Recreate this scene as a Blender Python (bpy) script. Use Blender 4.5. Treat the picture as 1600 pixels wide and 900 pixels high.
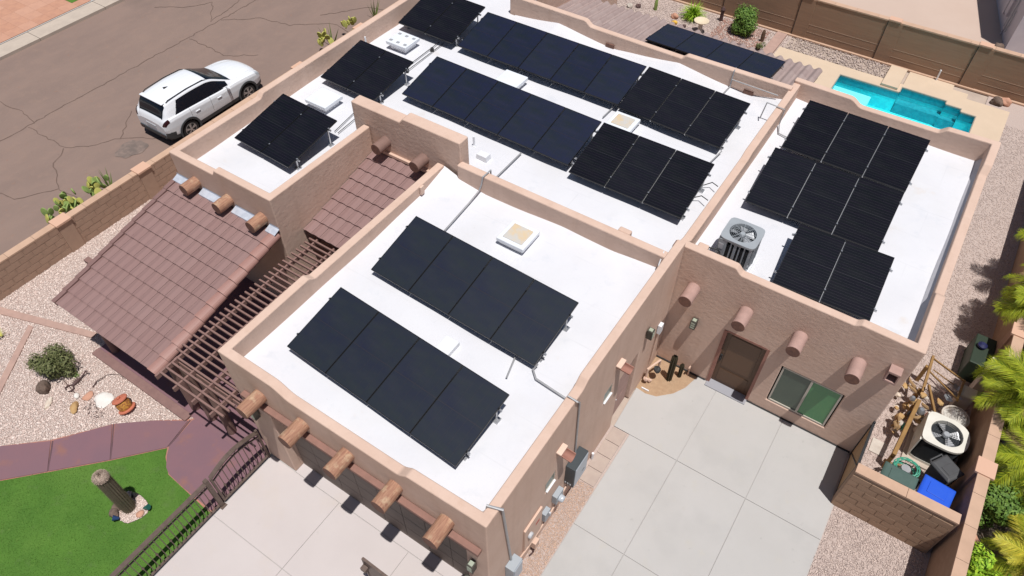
import bpy, bmesh, math, random
import numpy as np
from math import radians as RD, pi, sin, cos, atan2, hypot
from mathutils import Vector, Matrix

random.seed(7)
for o in list(bpy.data.objects):
    bpy.data.objects.remove(o)
SC = bpy.context.scene
COL = SC.collection

# ------------------------------------------------------------------ camera
yaw, pit, rol = -0.58378834, 0.85602341, 0.00415153
fwd = Vector((cos(pit) * sin(yaw), cos(pit) * cos(yaw), -sin(pit)))
rgt = Vector((cos(yaw), -sin(yaw), 0)); upv = rgt.cross(fwd)
cr, sr = cos(rol), sin(rol)
r2 = cr * rgt + sr * upv; u2 = -sr * rgt + cr * upv
cam = bpy.data.cameras.new('camera'); cam_o = bpy.data.objects.new('camera', cam); COL.objects.link(cam_o)
M = Matrix((r2, u2, -fwd)).transposed().to_4x4(); M.translation = Vector((0, 0, 15.3))
cam_o.matrix_world = M
cam.sensor_width = 36.0; cam.lens = 1126.62778 / 1600 * 36.0; cam.clip_end = 2000
SC.camera = cam_o

# ------------------------------------------------------------------ sky and sun
SUN = Vector((0.226, -0.132, 1.0)).normalized()      # towards the sun
W = bpy.data.worlds.new('World'); SC.world = W; W.use_nodes = True
nt = W.node_tree; bg = nt.nodes['Background']
sky = nt.nodes.new('ShaderNodeTexSky'); sky.sky_type = 'NISHITA'; sky.sun_disc = False
sky.sun_elevation = math.asin(SUN.z); sky.sun_rotation = atan2(SUN.x, SUN.y)
nt.links.new(sky.outputs[0], bg.inputs[0]); bg.inputs[1].default_value = 0.05
sl = bpy.data.lights.new('sun', 'SUN'); sl.energy = 4.4; sl.angle = RD(0.5); sl.color = (1.0, 0.97, 0.93)
so = bpy.data.objects.new('sun', sl); COL.objects.link(so); so.rotation_euler = (-SUN).to_track_quat('-Z', 'Y').to_euler()
so.location = SUN * 50
SC.view_settings.view_transform = 'Standard'; SC.view_settings.look = 'None'
SC.view_settings.exposure = 0.0; SC.view_settings.gamma = 1.0
SC.render.engine = 'CYCLES'

# ------------------------------------------------------------------ materials
MATS = {}
def mat(name, col, rough=0.8, col2=None, scale=4.0, detail=6.0, bump=0.0, bscale=20.0, bdist=0.02, metal=0.0, spec=0.5,
        stretch=(1, 1, 1), bstretch=None, contrast=(0.35, 0.65), spots=None, island=0.0, island_col=None, extra=None, coat=0.0):
    m = bpy.data.materials.new(name); m.use_nodes = True; t = m.node_tree; N = t.nodes; L = t.links
    b = N['Principled BSDF']; b.inputs['Roughness'].default_value = rough; b.inputs['Metallic'].default_value = metal
    b.inputs['Specular IOR Level'].default_value = spec; b.inputs['Coat Weight'].default_value = coat
    tc = N.new('ShaderNodeTexCoord')
    def mapped(s):
        mp = N.new('ShaderNodeMapping'); mp.inputs['Scale'].default_value = s; L.new(tc.outputs['Object'], mp.inputs[0]); return mp.outputs[0]
    def noise(vec, sc, de=6.0, ro=0.6):
        n = N.new('ShaderNodeTexNoise'); n.inputs['Scale'].default_value = sc; n.inputs['Detail'].default_value = de
        n.inputs['Roughness'].default_value = ro; L.new(vec, n.inputs['Vector']); return n.outputs['Fac']
    def ramp(f, a, c):
        r = N.new('ShaderNodeMapRange'); r.inputs[1].default_value = a; r.inputs[2].default_value = c; L.new(f, r.inputs[0]); return r.outputs[0]
    def mix(f, a, c):
        x = N.new('ShaderNodeMix'); x.data_type = 'RGBA'
        if isinstance(f, float): x.inputs[0].default_value = f
        else: L.new(f, x.inputs[0])
        for i, v in ((6, a), (7, c)):
            if isinstance(v, tuple): x.inputs[i].default_value = (*v, 1)
            else: L.new(v, x.inputs[i])
        return x.outputs[2]
    cur = tuple(col)
    if col2:
        cur = mix(ramp(noise(mapped(stretch), scale, detail), *contrast), cur, tuple(col2))
    if spots:      # (colour, scale, lo, hi)
        for (sc_, s_, lo, hi) in spots:
            cur = mix(ramp(noise(mapped((1, 1, 1)), s_, 5.0), lo, hi), cur, tuple(sc_))
    if island:
        g = N.new('ShaderNodeNewGeometry')
        x = N.new('ShaderNodeMix'); x.data_type = 'RGBA'; x.blend_type = 'MIX'
        rr = N.new('ShaderNodeMath'); rr.operation = 'MULTIPLY'; rr.inputs[1].default_value = island
        L.new(g.outputs['Random Per Island'], rr.inputs[0])
        cur = mix(rr.outputs[0], cur, tuple(island_col))
    if extra: cur = extra(N, L, tc, cur, mix, ramp, noise, mapped)
    if isinstance(cur, tuple): b.inputs['Base Color'].default_value = (*cur, 1)
    else: L.new(cur, b.inputs['Base Color'])
    if bump:
        bp = N.new('ShaderNodeBump'); bp.inputs['Strength'].default_value = bump; bp.inputs['Distance'].default_value = bdist
        L.new(noise(mapped(bstretch or stretch), bscale, 5.0), bp.inputs['Height']); L.new(bp.outputs[0], b.inputs['Normal'])
    MATS[name] = m
    return m

def obj_random(amount, colB):
    def f(N, L, tc, cur, mix, ramp, noise, mapped):
        oi = N.new('ShaderNodeObjectInfo'); r = N.new('ShaderNodeMath'); r.operation = 'MULTIPLY'; r.inputs[1].default_value = amount
        L.new(oi.outputs['Random'], r.inputs[0]); return mix(r.outputs[0], cur, colB)
    return f

def streaks(N, L, tc, cur, mix, ramp, noise, mapped):
    a = ramp(noise(mapped((5, 5, .35)), 1.0, 4.0), .52, .80); m1 = N.new('ShaderNodeMath'); m1.operation = 'MULTIPLY'; m1.inputs[1].default_value = .5; L.new(a, m1.inputs[0])
    cur = mix(m1.outputs[0], cur, (.50, .35, .275))
    b = ramp(noise(mapped((1, 1, 1)), 28.0, 3.0), .55, .75); m2 = N.new('ShaderNodeMath'); m2.operation = 'MULTIPLY'; m2.inputs[1].default_value = .35; L.new(b, m2.inputs[0])
    return mix(m2.outputs[0], cur, (.53, .375, .295))
def roof_seams(N, L, tc, cur, mix, ramp, noise, mapped):
    br = N.new('ShaderNodeTexBrick'); br.inputs['Scale'].default_value = 1.0; br.inputs['Brick Width'].default_value = 7.3; br.inputs['Row Height'].default_value = 1.02
    br.inputs['Mortar Size'].default_value = .022; br.inputs['Mortar Smooth'].default_value = .8; br.inputs['Color1'].default_value = (0, 0, 0, 1); br.inputs['Color2'].default_value = (0, 0, 0, 1); br.inputs['Mortar'].default_value = (1, 1, 1, 1)
    L.new(tc.outputs['Object'], br.inputs['Vector']); n2 = ramp(noise(mapped((1, 1, 1)), .9, 3.0), .4, .7)
    m = N.new('ShaderNodeMath'); m.operation = 'MULTIPLY'; L.new(br.outputs['Color'], m.inputs[0]); L.new(n2, m.inputs[1])
    m3 = N.new('ShaderNodeMath'); m3.operation = 'MULTIPLY'; m3.inputs[1].default_value = .35; L.new(m.outputs[0], m3.inputs[0])
    cur = mix(m3.outputs[0], cur, (.50, .50, .53))
    d = ramp(noise(mapped((1, 1, 1)), 45.0, 2.0), .66, .74); m4 = N.new('ShaderNodeMath'); m4.operation = 'MULTIPLY'; m4.inputs[1].default_value = .25; L.new(d, m4.inputs[0])
    return mix(m4.outputs[0], cur, (.45, .42, .40))
stucco = mat('stucco', (.63, .462, .378), .95, (.59, .422, .34), scale=1.5, bump=.32, bscale=7.5, bdist=.03, spec=.1, bstretch=(1, 1, 1.5),
             spots=[((.56, .40, .32), .7, .5, .85), ((.56, .385, .29), 2.6, .6, .85), ((.50, .36, .29), 11, .68, .85)], extra=streaks)
stucco_cap = mat('stucco_cap', (.69, .515, .425), .95, (.64, .47, .38), scale=2.0, bump=.2, bscale=9, bdist=.02, spec=.1)
membrane = mat('white_roof_coating', (.66, .66, .69), .75, (.63, .63, .665), scale=.8, bump=.2, bscale=7, bdist=.02, spec=.2,
               spots=[((.60, .595, .61), .55, .52, .80), ((.62, .56, .52), 1.1, .66, .82), ((.52, .50, .50), 7, .70, .80), ((.59, .60, .64), 2.7, .58, .75)], extra=roof_seams)
white_paint = mat('white_enamel', (.70, .71, .74), .5, spec=.4)
flashing = mat('galvanised_flashing', (.62, .66, .74), .45, (.50, .54, .62), scale=7, metal=.3)
asphalt = mat('worn_asphalt', (.250, .178, .150), .95, (.222, .160, .137), scale=1.1, stretch=(1, .35, 1), bump=.5, bscale=60, bdist=.012, spec=.15,
              spots=[((.26, .182, .15), 2.4, .5, .8), ((.165, .125, .11), .28, .60, .9), ((.26, .155, .115), 5, .62, .8), ((.13, .10, .09), 9, .66, .82), ((.30, .23, .20), 26, .62, .75)])
crack_m = mat('crack_filler', (.15, .105, .088), .95, spec=.1)
oil_m = mat('oil_stain', (.145, .112, .098), .8, (.225, .165, .14), scale=3.0, contrast=(.42, .62))
concrete = mat('driveway_concrete', (.445, .432, .422), .9, (.425, .412, .400), scale=.7, bump=.2, bscale=50, bdist=.006, spec=.2,
               spots=[((.36, .352, .345), .5, .5, .85), ((.44, .42, .385), 2.2, .6, .8), ((.35, .342, .33), 6, .66, .8), ((.39, .35, .325), 1.2, .66, .85), ((.32, .31, .30), 14, .72, .82)], extra=obj_random(.03, (.48, .465, .445)))
concrete_w = mat('front_drive_concrete', (.535, .485, .475), .9, (.51, .46, .45), scale=.7, bump=.2, bscale=50, bdist=.006, spec=.2,
                 spots=[((.52, .455, .41), .6, .55, .8), ((.45, .41, .395), 5, .66, .8), ((.40, .37, .36), 13, .72, .82)], extra=obj_random(.03, (.54, .48, .455)))
joint_m = mat('joint_base', (.43, .41, .395), .95)  # own colour of the base in the gaps between slabs and pavers
curb_m = mat('curb_concrete', (.50, .42, .35), .9, (.44, .37, .31), scale=3)
paver_m = mat('pink_pavers', (.50, .26, .17), .9, (.43, .22, .15), scale=3, bump=.2, bscale=30, extra=obj_random(.5, (.56, .33, .24)))
path_m = mat('purple_stained_concrete', (.205, .105, .125), .85, (.18, .10, .125), scale=1.2, bump=.1, bscale=30, bdist=.006,
             spots=[((.27, .12, .085), 1.6, .57, .8)], extra=obj_random(.4, (.21, .115, .12)))
path_joint_m = mat('path_joint', (.12, .065, .075), .9)
path_edge = mat('rust_stained_edge', (.44, .19, .13), .9, (.30, .15, .13), scale=6)
turf_m = mat('green_turf', (.092, .195, .034), .95, (.072, .16, .029), scale=1.4, bump=.6, bscale=120, bdist=.02, spec=.1,
             spots=[((.12, .215, .045), .5, .48, .8), ((.105, .165, .055), 2.5, .58, .8), ((.14, .24, .05), 8, .62, .8)])
blade_m = mat('turf_blade', (.08, .20, .022), .8, spec=.2, island=.8, island_col=(.16, .27, .06))
gravel_base = mat('gravel_ground', (.60, .49, .44), .95, (.40, .31, .27), scale=30, bump=.6, bscale=60, bdist=.02)
gravel_w = mat('pale_gravel', (.80, .69, .63), .9, island=1.0, island_col=(.54, .40, .35))
gravel_g = mat('tan_gravel', (.66, .54, .48), .9, island=1.0, island_col=(.43, .34, .31))
gravel_base_t = mat('tan_gravel_ground', (.50, .405, .365), .95, (.43, .345, .31), scale=26, bump=.6, bscale=60, bdist=.02)
gravel_r = mat('red_lava_gravel', (.36, .17, .13), .9, island=.8, island_col=(.50, .36, .30))
earth_m = mat('desert_ground', (.47, .38, .32), .95, (.40, .32, .27), scale=1.5, bump=.5, bscale=20, bdist=.03)
neigh_ground = mat('neighbour_sand', (.52, .40, .335), .95, (.50, .38, .315), scale=.5)
tile_m = mat('concrete_roof_tile', (.265, .165, .152), .85, (.225, .138, .132), scale=3.5, stretch=(5, .5, 1), bump=.15, bscale=30, bdist=.005,
             extra=obj_random(.5, (.285, .185, .175)), spec=.25, spots=[((.16, .10, .09), 9, .64, .8), ((.29, .21, .20), 3, .62, .85)])
tile_dark = mat('rake_tile_brown', (.185, .105, .095), .8, (.22, .13, .12), scale=4)
rake_m = mat('rounded_rake_tile', (.34, .18, .15), .6, (.29, .155, .135), scale=2.5, extra=obj_random(.5, (.36, .21, .185)))
tile_back = mat('weathered_barrel_tile', (.33, .25, .235), .9, (.27, .20, .19), scale=2.5, stretch=(4, .6, 1), extra=obj_random(.6, (.38, .30, .28)))
wood_br = mat('brown_stained_wood', (.235, .135, .115), .8, (.185, .105, .09), scale=5, stretch=(1, 1, 6), extra=obj_random(.3, (.27, .16, .14)))
viga_wood = mat('weathered_log_end', (.42, .235, .15), .8, (.27, .13, .085), scale=7, stretch=(5, .5, 5), bump=.5, bscale=12, bdist=.02,
                spots=[((.52, .38, .25), 5, .52, .72)])
viga_pale = mat('painted_viga', (.42, .27, .235), .85, (.36, .23, .20), scale=5)
viga_dark = mat('dark_painted_viga', (.24, .145, .12), .8, (.20, .12, .10), scale=5)
viga_cut = mat('viga_cut_face', (.20, .10, .07), .85, (.14, .07, .055), scale=12)
block_m = mat('tan_split_block', (.39, .265, .185), .95, (.34, .225, .155), scale=7, bump=.35, bscale=40, bdist=.008, spec=.1,
              extra=obj_random(.5, (.42, .285, .20)))
block_pink = mat('pilaster_block', (.42, .265, .19), .95, (.38, .24, .17), scale=6, bump=.3, bscale=40, bdist=.008)
mortar_m = mat('mortar', (.33, .225, .16), .95)
mortar_light = mat('pale_mortar', (.46, .335, .25), .95)
cap_m = mat('block_wall_cap', (.52, .34, .24), .9, (.46, .30, .21), scale=4, extra=obj_random(.4, (.58, .40, .29)))
capp_m = mat('pilaster_cap', (.60, .375, .27), .9)
rearwall_m = mat('rear_wall_block', (.32, .20, .13), .95, (.28, .175, .115), scale=2.2, stretch=(.5, 1, 6), bump=.3, bscale=30, bdist=.01,
                 spots=[((.31, .19, .13), .6, .5, .8)])
def dusty(N, L, tc, cur, mix, ramp, noise, mapped):
    a = ramp(noise(mapped((.6, 2.2, 1)), 1.3, 5.0), .45, .8); m1 = N.new('ShaderNodeMath'); m1.operation = 'MULTIPLY'; m1.inputs[1].default_value = .13; L.new(a, m1.inputs[0])
    oi = N.new('ShaderNodeObjectInfo'); m2 = N.new('ShaderNodeMath'); m2.operation = 'MULTIPLY'; m2.inputs[1].default_value = .035; L.new(oi.outputs['Random'], m2.inputs[0])
    return mix(m2.outputs[0], mix(m1.outputs[0], cur, (.07, .065, .065)), (.10, .11, .16))
panel_k = mat('black_solar_cells', (.0065, .0052, .0115), .4, (.004, .0065, .008), scale=3, stretch=(.4, 5, 1), spec=.08, extra=dusty)
panel_b = mat('blue_black_solar_cells', (.012, .015, .040), .45, (.010, .016, .022), scale=1.6, stretch=(.5, 1.5, 1), spec=.14, extra=dusty)
panel_g = mat('slate_solar_cells', (.018, .024, .029), .45, (.013, .016, .034), scale=1.4, stretch=(.5, 1.2, 1), spec=.16, extra=dusty)
cell_line = mat('panel_busbar', (.020, .018, .026), .4, spec=.4)
frame_m = mat('black_anodised_frame', (.014, .014, .016), .40, metal=.4)
alu = mat('mill_aluminium', (.55, .56, .58), .38, metal=.8)
conduit_m = mat('grey_conduit', (.36, .36, .37), .5, (.42, .42, .43), scale=6, metal=.4)
jbox_m = mat('black_mount_foot', (.03, .03, .032), .6)
metal_dark = mat('dark_bronze_metal', (.16, .115, .095), .5, (.12, .085, .07), scale=8, metal=.3)
black_p = mat('black_plastic', (.018, .018, .02), .55)
garage_m = mat('garage_door_brown', (.20, .155, .13), .7, (.165, .125, .105), scale=4, stretch=(.4, 1, 6), bump=.3, bscale=20, bdist=.01, bstretch=(.15, 1, 8))
door_m = mat('brown_panel_door', (.12, .062, .032), .55, (.115, .060, .030), scale=3, stretch=(6, 1, .6))
red_trim = mat('red_brown_trim', (.34, .165, .125), .8, (.28, .13, .10), scale=5)
window_frame = mat('tan_window_frame', (.46, .42, .36), .6)
glass_green = mat('green_window_glass', (.085, .25, .095), .15, (.065, .22, .095), scale=.6, spec=.5)  # green base colour of the right-hand pane
glass_grey = mat('screened_window_glass', (.085, .115, .085), .35, (.07, .095, .072), scale=1.0)
glass_dark = mat('tinted_glass', (.006, .008, .014), .06, spec=.35)
ac_grey = mat('grey_condenser_paint', (.33, .355, .38), .5, (.30, .32, .345), scale=5)
ac_beige = mat('ivory_condenser_paint', (.68, .66, .60), .45, (.62, .60, .54), scale=5)
ac_dark = mat('condenser_louvre_dark', (.028, .032, .038), .5, metal=.2)
fan_m = mat('fan_blade_metal', (.52, .53, .55), .4, metal=.5)
car_paint = mat('white_car_paint', (.78, .80, .84), .22, coat=.6, spec=.5)
clad_m = mat('charcoal_cladding', (.045, .05, .055), .55)
tyre_m = mat('tyre_rubber', (.018, .016, .016), .85)
rim_m = mat('alloy_rim', (.50, .50, .52), .3, metal=.9)
red_lens = mat('smoked_red_lens', (.03, .006, .008), .15)
clear_lens = mat('clear_lens', (.45, .48, .52), .1)
plate_m = mat('number_plate', (.50, .52, .55), .4)
bin_blue = mat('blue_bin_plastic', (.012, .085, .62), .42, (.02, .10, .60), scale=3)
bin_green = mat('dark_green_bin_plastic', (.055, .095, .082), .5, (.07, .115, .10), scale=3)
bin_grey = mat('grey_bin_plastic', (.07, .072, .075), .55, (.055, .055, .06), scale=3)
hose_m = mat('green_hose', (.05, .30, .20), .5)
terracotta = mat('terracotta', (.55, .17, .10), .8, (.47, .15, .09), scale=6)
ochre = mat('ochre_glaze', (.52, .26, .045), .7, (.30, .11, .03), scale=22, contrast=(.45, .55))
white_stone = mat('white_stone', (.75, .72, .68), .8, (.66, .62, .58), scale=5, bump=.4, bscale=10, bdist=.02)
brown_rock = mat('brown_rock', (.20, .14, .11), .95, (.11, .075, .06), scale=8, bump=1, bscale=12, bdist=.05)
pink_rock = mat('pink_sandstone', (.55, .30, .21), .9, (.48, .25, .17), scale=5, bump=.4, bscale=10, bdist=.02)
tan_rock = mat('tan_boulder', (.42, .24, .10), .9, (.50, .34, .16), scale=6, bump=.4, bscale=10, bdist=.02)
driftwood = mat('driftwood', (.36, .23, .11), .85, (.26, .16, .08), scale=6, bump=.6, bscale=14, bdist=.02)
rack_wood = mat('golden_timber', (.30, .17, .055), .75, (.22, .12, .04), scale=6)
shell_m = mat('pale_shell', (.66, .58, .50), .6, (.55, .44, .34), scale=8)
steel_m = mat('tool_steel', (.40, .42, .45), .4, metal=.7)
pot_m = mat('stone_planter', (.55, .50, .44), .85, (.44, .38, .33), scale=5)
sack_m = mat('white_sack', (.70, .67, .63), .8, (.60, .56, .50), scale=5, bump=1, bscale=7, bdist=.06)
iron_m = mat('rusty_iron', (.10, .05, .045), .7, (.07, .04, .04), scale=10)
cactus_m = mat('saguaro_green', (.14, .11, .075), .9, (.11, .095, .06), scale=5)
spine_m = mat('pale_spines', (.46, .37, .30), .9, (.36, .27, .22), scale=20)
spine_l = mat('rib_spines', (.27, .22, .15), .9)
cactus_d = mat('dark_column_cactus', (.045, .035, .016), .9)
pad_m = mat('prickly_pear_pad', (.27, .36, .10), .8, (.19, .28, .08), scale=5)
pad_y = mat('yellow_pear_pad', (.50, .46, .11), .8, (.36, .38, .10), scale=5)
palm_leaf = mat('palm_leaf', (.10, .17, .008), .6, island=1.0, island_col=(.44, .46, .03), spec=.2)
palm_yel = mat('yellowing_palm_leaf', (.36, .38, .03), .6, island=1.0, island_col=(.62, .50, .05), spec=.4)
palm_trunk = mat('palm_trunk', (.17, .10, .06), .95, (.10, .06, .04), scale=10, bump=1, bscale=14, bdist=.04)
leaf_br = mat('bright_shrub_leaf', (.16, .34, .02), .6, island=1.0, island_col=(.40, .56, .045), spec=.25)
leaf_dk = mat('dark_shrub_leaf', (.06, .13, .02), .6, island=1.0, island_col=(.17, .27, .05), spec=.25)
leaf_ol = mat('olive_shrub_leaf', (.085, .105, .03), .7, island=1.0, island_col=(.16, .165, .065))
twig_m = mat('twig', (.14, .09, .06), .9)
deck_m = mat('cream_cool_deck', (.60, .47, .35), .9, (.565, .44, .325), scale=1.4, bump=.1, bscale=40)
pool_plaster = mat('pool_plaster', (.09, .84, .88), .7, (.07, .72, .80), scale=5, contrast=(.42, .58))
pool_tile = mat('pool_waterline_tile', (.02, .26, .34), .3, (.04, .38, .45), scale=8)
pool_ledge = mat('pale_pool_step', (.40, .86, .92), .6, (.36, .84, .90), scale=3)
coping_m = mat('pool_coping', (.32, .29, .24), .8)
neigh_wall = mat('lilac_grey_wall', (.55, .52, .56), .9, (.50, .47, .51), scale=2)
cream_blind = mat('cream_blind', (.60, .55, .42), .8)
skylight_m = mat('acrylic_dome', (.76, .79, .84), .35, (.70, .73, .78), scale=2)
dirty_m = mat('dusty_dome_top', (.60, .47, .31), .7, (.52, .50, .47), scale=2.6, contrast=(.42, .56))
patch_m = mat('grey_patch', (.30, .31, .33), .8)
inner_dark = mat('dark_interior', (.03, .025, .025), .9)
grey_box = mat('grey_electrical_enclosure', (.33, .36, .39), .5)
grey_box_d = mat('charcoal_inverter', (.045, .055, .062), .45)
grey_box_l = mat('silver_inverter_face', (.42, .46, .51), .4)
tag_m = mat('silver_label', (.5, .5, .52), .4)
pipe_pink = mat('painted_pipe', (.60, .42, .33), .8)
fixt_m = mat('light_fixture_metal', (.05, .045, .035), .5)
lens_m = mat('frosted_fixture_glass', (.34, .38, .30), .4)
yel_m = mat('yellow_ornament', (.70, .42, .05), .7)
soil_m = mat('planter_soil', (.42, .285, .18), .95, (.36, .235, .145), scale=8, bump=.8, bscale=30, bdist=.02)
kerb_br = mat('brown_kerb', (.20, .115, .105), .9, (.24, .14, .125), scale=5)
kerb_pink = mat('pink_edging', (.44, .29, .24), .9, (.38, .25, .21), scale=5)
stain_m = mat('roof_water_stain', (.64, .585, .54), .9, (.66, .64, .64), scale=3)

# water: a thin tinted surface with reflections, waves in the normal
def water_mat():
    m = bpy.data.materials.new('pool_water'); m.use_nodes = True; t = m.node_tree; N = t.nodes; L = t.links
    for n in list(N): N.remove(n)
    out = N.new('ShaderNodeOutputMaterial'); mx = N.new('ShaderNodeMixShader'); tr = N.new('ShaderNodeBsdfTransparent'); gl = N.new('ShaderNodeBsdfGlossy')
    tr.inputs[0].default_value = (.72, .99, .995, 1); gl.inputs['Roughness'].default_value = .08
    fr = N.new('ShaderNodeFresnel'); fr.inputs[0].default_value = 1.33
    w = N.new('ShaderNodeTexVoronoi'); w.feature = 'SMOOTH_F1'; w.inputs['Scale'].default_value = 5
    bp = N.new('ShaderNodeBump'); bp.inputs['Strength'].default_value = .5; bp.inputs['Distance'].default_value = .03
    tc = N.new('ShaderNodeTexCoord'); nz = N.new('ShaderNodeTexNoise'); nz.inputs['Scale'].default_value = 3
    L.new(tc.outputs['Object'], nz.inputs['Vector']); L.new(nz.outputs['Color'], w.inputs['Vector'])
    L.new(w.outputs['Distance'], bp.inputs['Height']); L.new(bp.outputs[0], gl.inputs['Normal']); L.new(bp.outputs[0], fr.inputs['Normal'])
    L.new(fr.outputs[0], mx.inputs[0]); L.new(tr.outputs[0], mx.inputs[1]); L.new(gl.outputs[0], mx.inputs[2]); L.new(mx.outputs[0], out.inputs[0])
    return m
water_m = water_mat()

# ------------------------------------------------------------------ mesh helpers
def newobj(name, me, parent=None, loc=(0, 0, 0)):
    o = bpy.data.objects.new(name, me); COL.objects.link(o); o.location = loc
    if parent is not None: o.parent = parent
    return o

class MB:
    """collects faces in world coordinates; build() links them as one mesh object under its parent"""
    def __init__(s): s.v = []; s.f = []; s.m = []; s.cm = 0
    def add(s, vs, fs):
        n = len(s.v); s.v += [tuple(p) for p in vs]; s.f += [tuple(i + n for i in f) for f in fs]; s.m += [s.cm] * len(fs); return s
    def box(s, a, b, rz=0.0, c=None, top=1.0):
        x0, y0, z0 = a; x1, y1, z1 = b
        cx, cy = (x0 + x1) / 2, (y0 + y1) / 2
        vs = []
        for z, k in ((z0, 1.0), (z1, top)):
            for x, y in ((x0, y0), (x1, y0), (x1, y1), (x0, y1)):
                vs.append((cx + (x - cx) * k, cy + (y - cy) * k, z))
        if rz:
            px, py = c or (cx, cy)
            vs = [(px + (x - px) * cos(rz) - (y - py) * sin(rz), py + (x - px) * sin(rz) + (y - py) * cos(rz), z) for x, y, z in vs]
        return s.add(vs, [(3, 2, 1, 0), (4, 5, 6, 7), (0, 1, 5, 4), (1, 2, 6, 5), (2, 3, 7, 6), (3, 0, 4, 7)])
    def beam(s, p, q, w, h, up=(0, 0, 1)):
        p = Vector(p); q = Vector(q); d = (q - p).normalized(); sd = d.cross(Vector(up))
        if sd.length < 1e-4: sd = Vector((1, 0, 0))
        sd.normalize(); u = sd.cross(d)
        vs = []
        for e in (p, q):
            for a, b in ((-1, -1), (1, -1), (1, 1), (-1, 1)): vs.append(e + sd * a * w / 2 + u * b * h / 2)
        return s.add(vs, [(0, 1, 2, 3), (7, 6, 5, 4), (0, 4, 5, 1), (1, 5, 6, 2), (2, 6, 7, 3), (3, 7, 4, 0)])
    def tube(s, pts, r, n=8, caps=True, r1=None):
        pts = [Vector(p) for p in pts]; rs = r if isinstance(r, (list, tuple)) else [r] * len(pts)
        base = len(s.v); prev = None
        for i, p in enumerate(pts):
            d = (pts[min(i + 1, len(pts) - 1)] - pts[max(i - 1, 0)]).normalized()
            if prev is None:
                a = d.orthogonal().normalized()
            else:
                a = prev - d * prev.dot(d)
                a = a.normalized() if a.length > 1e-5 else d.orthogonal().normalized()
            prev = a; b = d.cross(a)
            for k in range(n):
                t = 2 * pi * k / n; s.v.append(tuple(p + a * cos(t) * rs[i] + b * sin(t) * rs[i]))
        for i in range(len(pts) - 1):
            for k in range(n):
                s.f.append((base + i * n + k, base + i * n + (k + 1) % n, base + (i + 1) * n + (k + 1) % n, base + (i + 1) * n + k)); s.m.append(s.cm)
        if caps:
            s.f.append(tuple(base + k for k in range(n))[::-1]); s.m.append(s.cm)
            s.f.append(tuple(base + (len(pts) - 1) * n + k for k in range(n))); s.m.append(s.cm)
        return s
    def lathe(s, c, prof, n=16, axis=(0, 0, 1)):
        ax = Vector(axis).normalized(); a = ax.orthogonal().normalized(); b = ax.cross(a); c = Vector(c)
        if abs(ax.z) > .99: a, b = Vector((1, 0, 0)), Vector((0, 1, 0))
        base = len(s.v)
        for r, h in prof:
            for k in range(n):
                t = 2 * pi * k / n; s.v.append(tuple(c + ax * h + (a * cos(t) + b * sin(t)) * r))
        for i in range(len(prof) - 1):
            for k in range(n):
                s.f.append((base + i * n + k, base + i * n + (k + 1) % n, base + (i + 1) * n + (k + 1) % n, base + (i + 1) * n + k)); s.m.append(s.cm)
        s.f.append(tuple(base + k for k in range(n))[::-1]); s.m.append(s.cm)
        s.f.append(tuple(base + (len(prof) - 1) * n + k for k in range(n))); s.m.append(s.cm)
        return s
    def prism(s, poly, z0, z1):
        n = len(poly); vs = [(x, y, z0) for x, y in poly] + [(x, y, z1) for x, y in poly]
        fs = [tuple(range(n))[::-1], tuple(range(n, 2 * n))] + [(i, (i + 1) % n, n + (i + 1) % n, n + i) for i in range(n)]
        return s.add(vs, fs)
    def rock(s, c, r, seed=0, n=2, flat=.7):
        bm = bmesh.new(); bmesh.ops.create_icosphere(bm, subdivisions=n, radius=1)
        rnd = random.Random(seed); ph = [rnd.uniform(0, 6) for _ in range(6)]
        vs = []
        for v in bm.verts:
            p = v.co; k = 1 + .16 * sin(2.3 * p.x + ph[0]) * cos(2.9 * p.y + ph[1]) + .12 * sin(4 * p.z + 3 * p.x + ph[2]) + rnd.uniform(-.06, .06)
            vs.append((c[0] + p.x * r[0] * k, c[1] + p.y * r[1] * k, c[2] + p.z * r[2] * k))
        fs = [tuple(v.index for v in f.verts) for f in bm.faces]; bm.free()
        return s.add(vs, fs)
    def mesh(s, name, mats):
        me = bpy.data.meshes.new(name); me.from_pydata(s.v, [], s.f); me.validate(); me.update()
        for m in (mats if isinstance(mats, (list, tuple)) else [mats]): me.materials.append(m)
        if any(s.m) and len(me.polygons) == len(s.m): me.polygons.foreach_set('material_index', s.m)
        bm = bmesh.new(); bm.from_mesh(me); bmesh.ops.recalc_face_normals(bm, faces=bm.faces); bm.to_mesh(me); bm.free()
        return me
    def build(s, name, mats, parent=None, smooth=False, bevel=0.0, local=False, seg=2):
        L = Vector((0, 0, 0))
        if parent is not None and not local:
            p = parent
            while p is not None: L += p.location; p = p.parent
        if L.length > 0: s.v = [(x - L.x, y - L.y, z - L.z) for x, y, z in s.v]
        me = s.mesh(name, mats)
        o = newobj(name, me, parent)
        if smooth: smooth_mesh(me)
        if bevel:
            b = o.modifiers.new('bevel', 'BEVEL'); b.width = bevel; b.segments = seg; b.limit_method = 'ANGLE'; b.angle_limit = RD(40)
            me.shade_smooth(); wn = o.modifiers.new('wn', 'WEIGHTED_NORMAL'); wn.weight = 100; wn.mode = 'FACE_AREA'; freeze(o)
        return o

def smooth_mesh(me, ang=40):
    me.shade_smooth() if hasattr(me, 'shade_smooth') else None
    try: me.set_sharp_from_angle(angle=RD(ang))
    except Exception: pass

def freeze(o):
    dg = bpy.context.evaluated_depsgraph_get(); dg.update()
    me = bpy.data.meshes.new_from_object(o.evaluated_get(dg)); me.name = o.data.name
    o.modifiers.clear(); o.data = me

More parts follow.
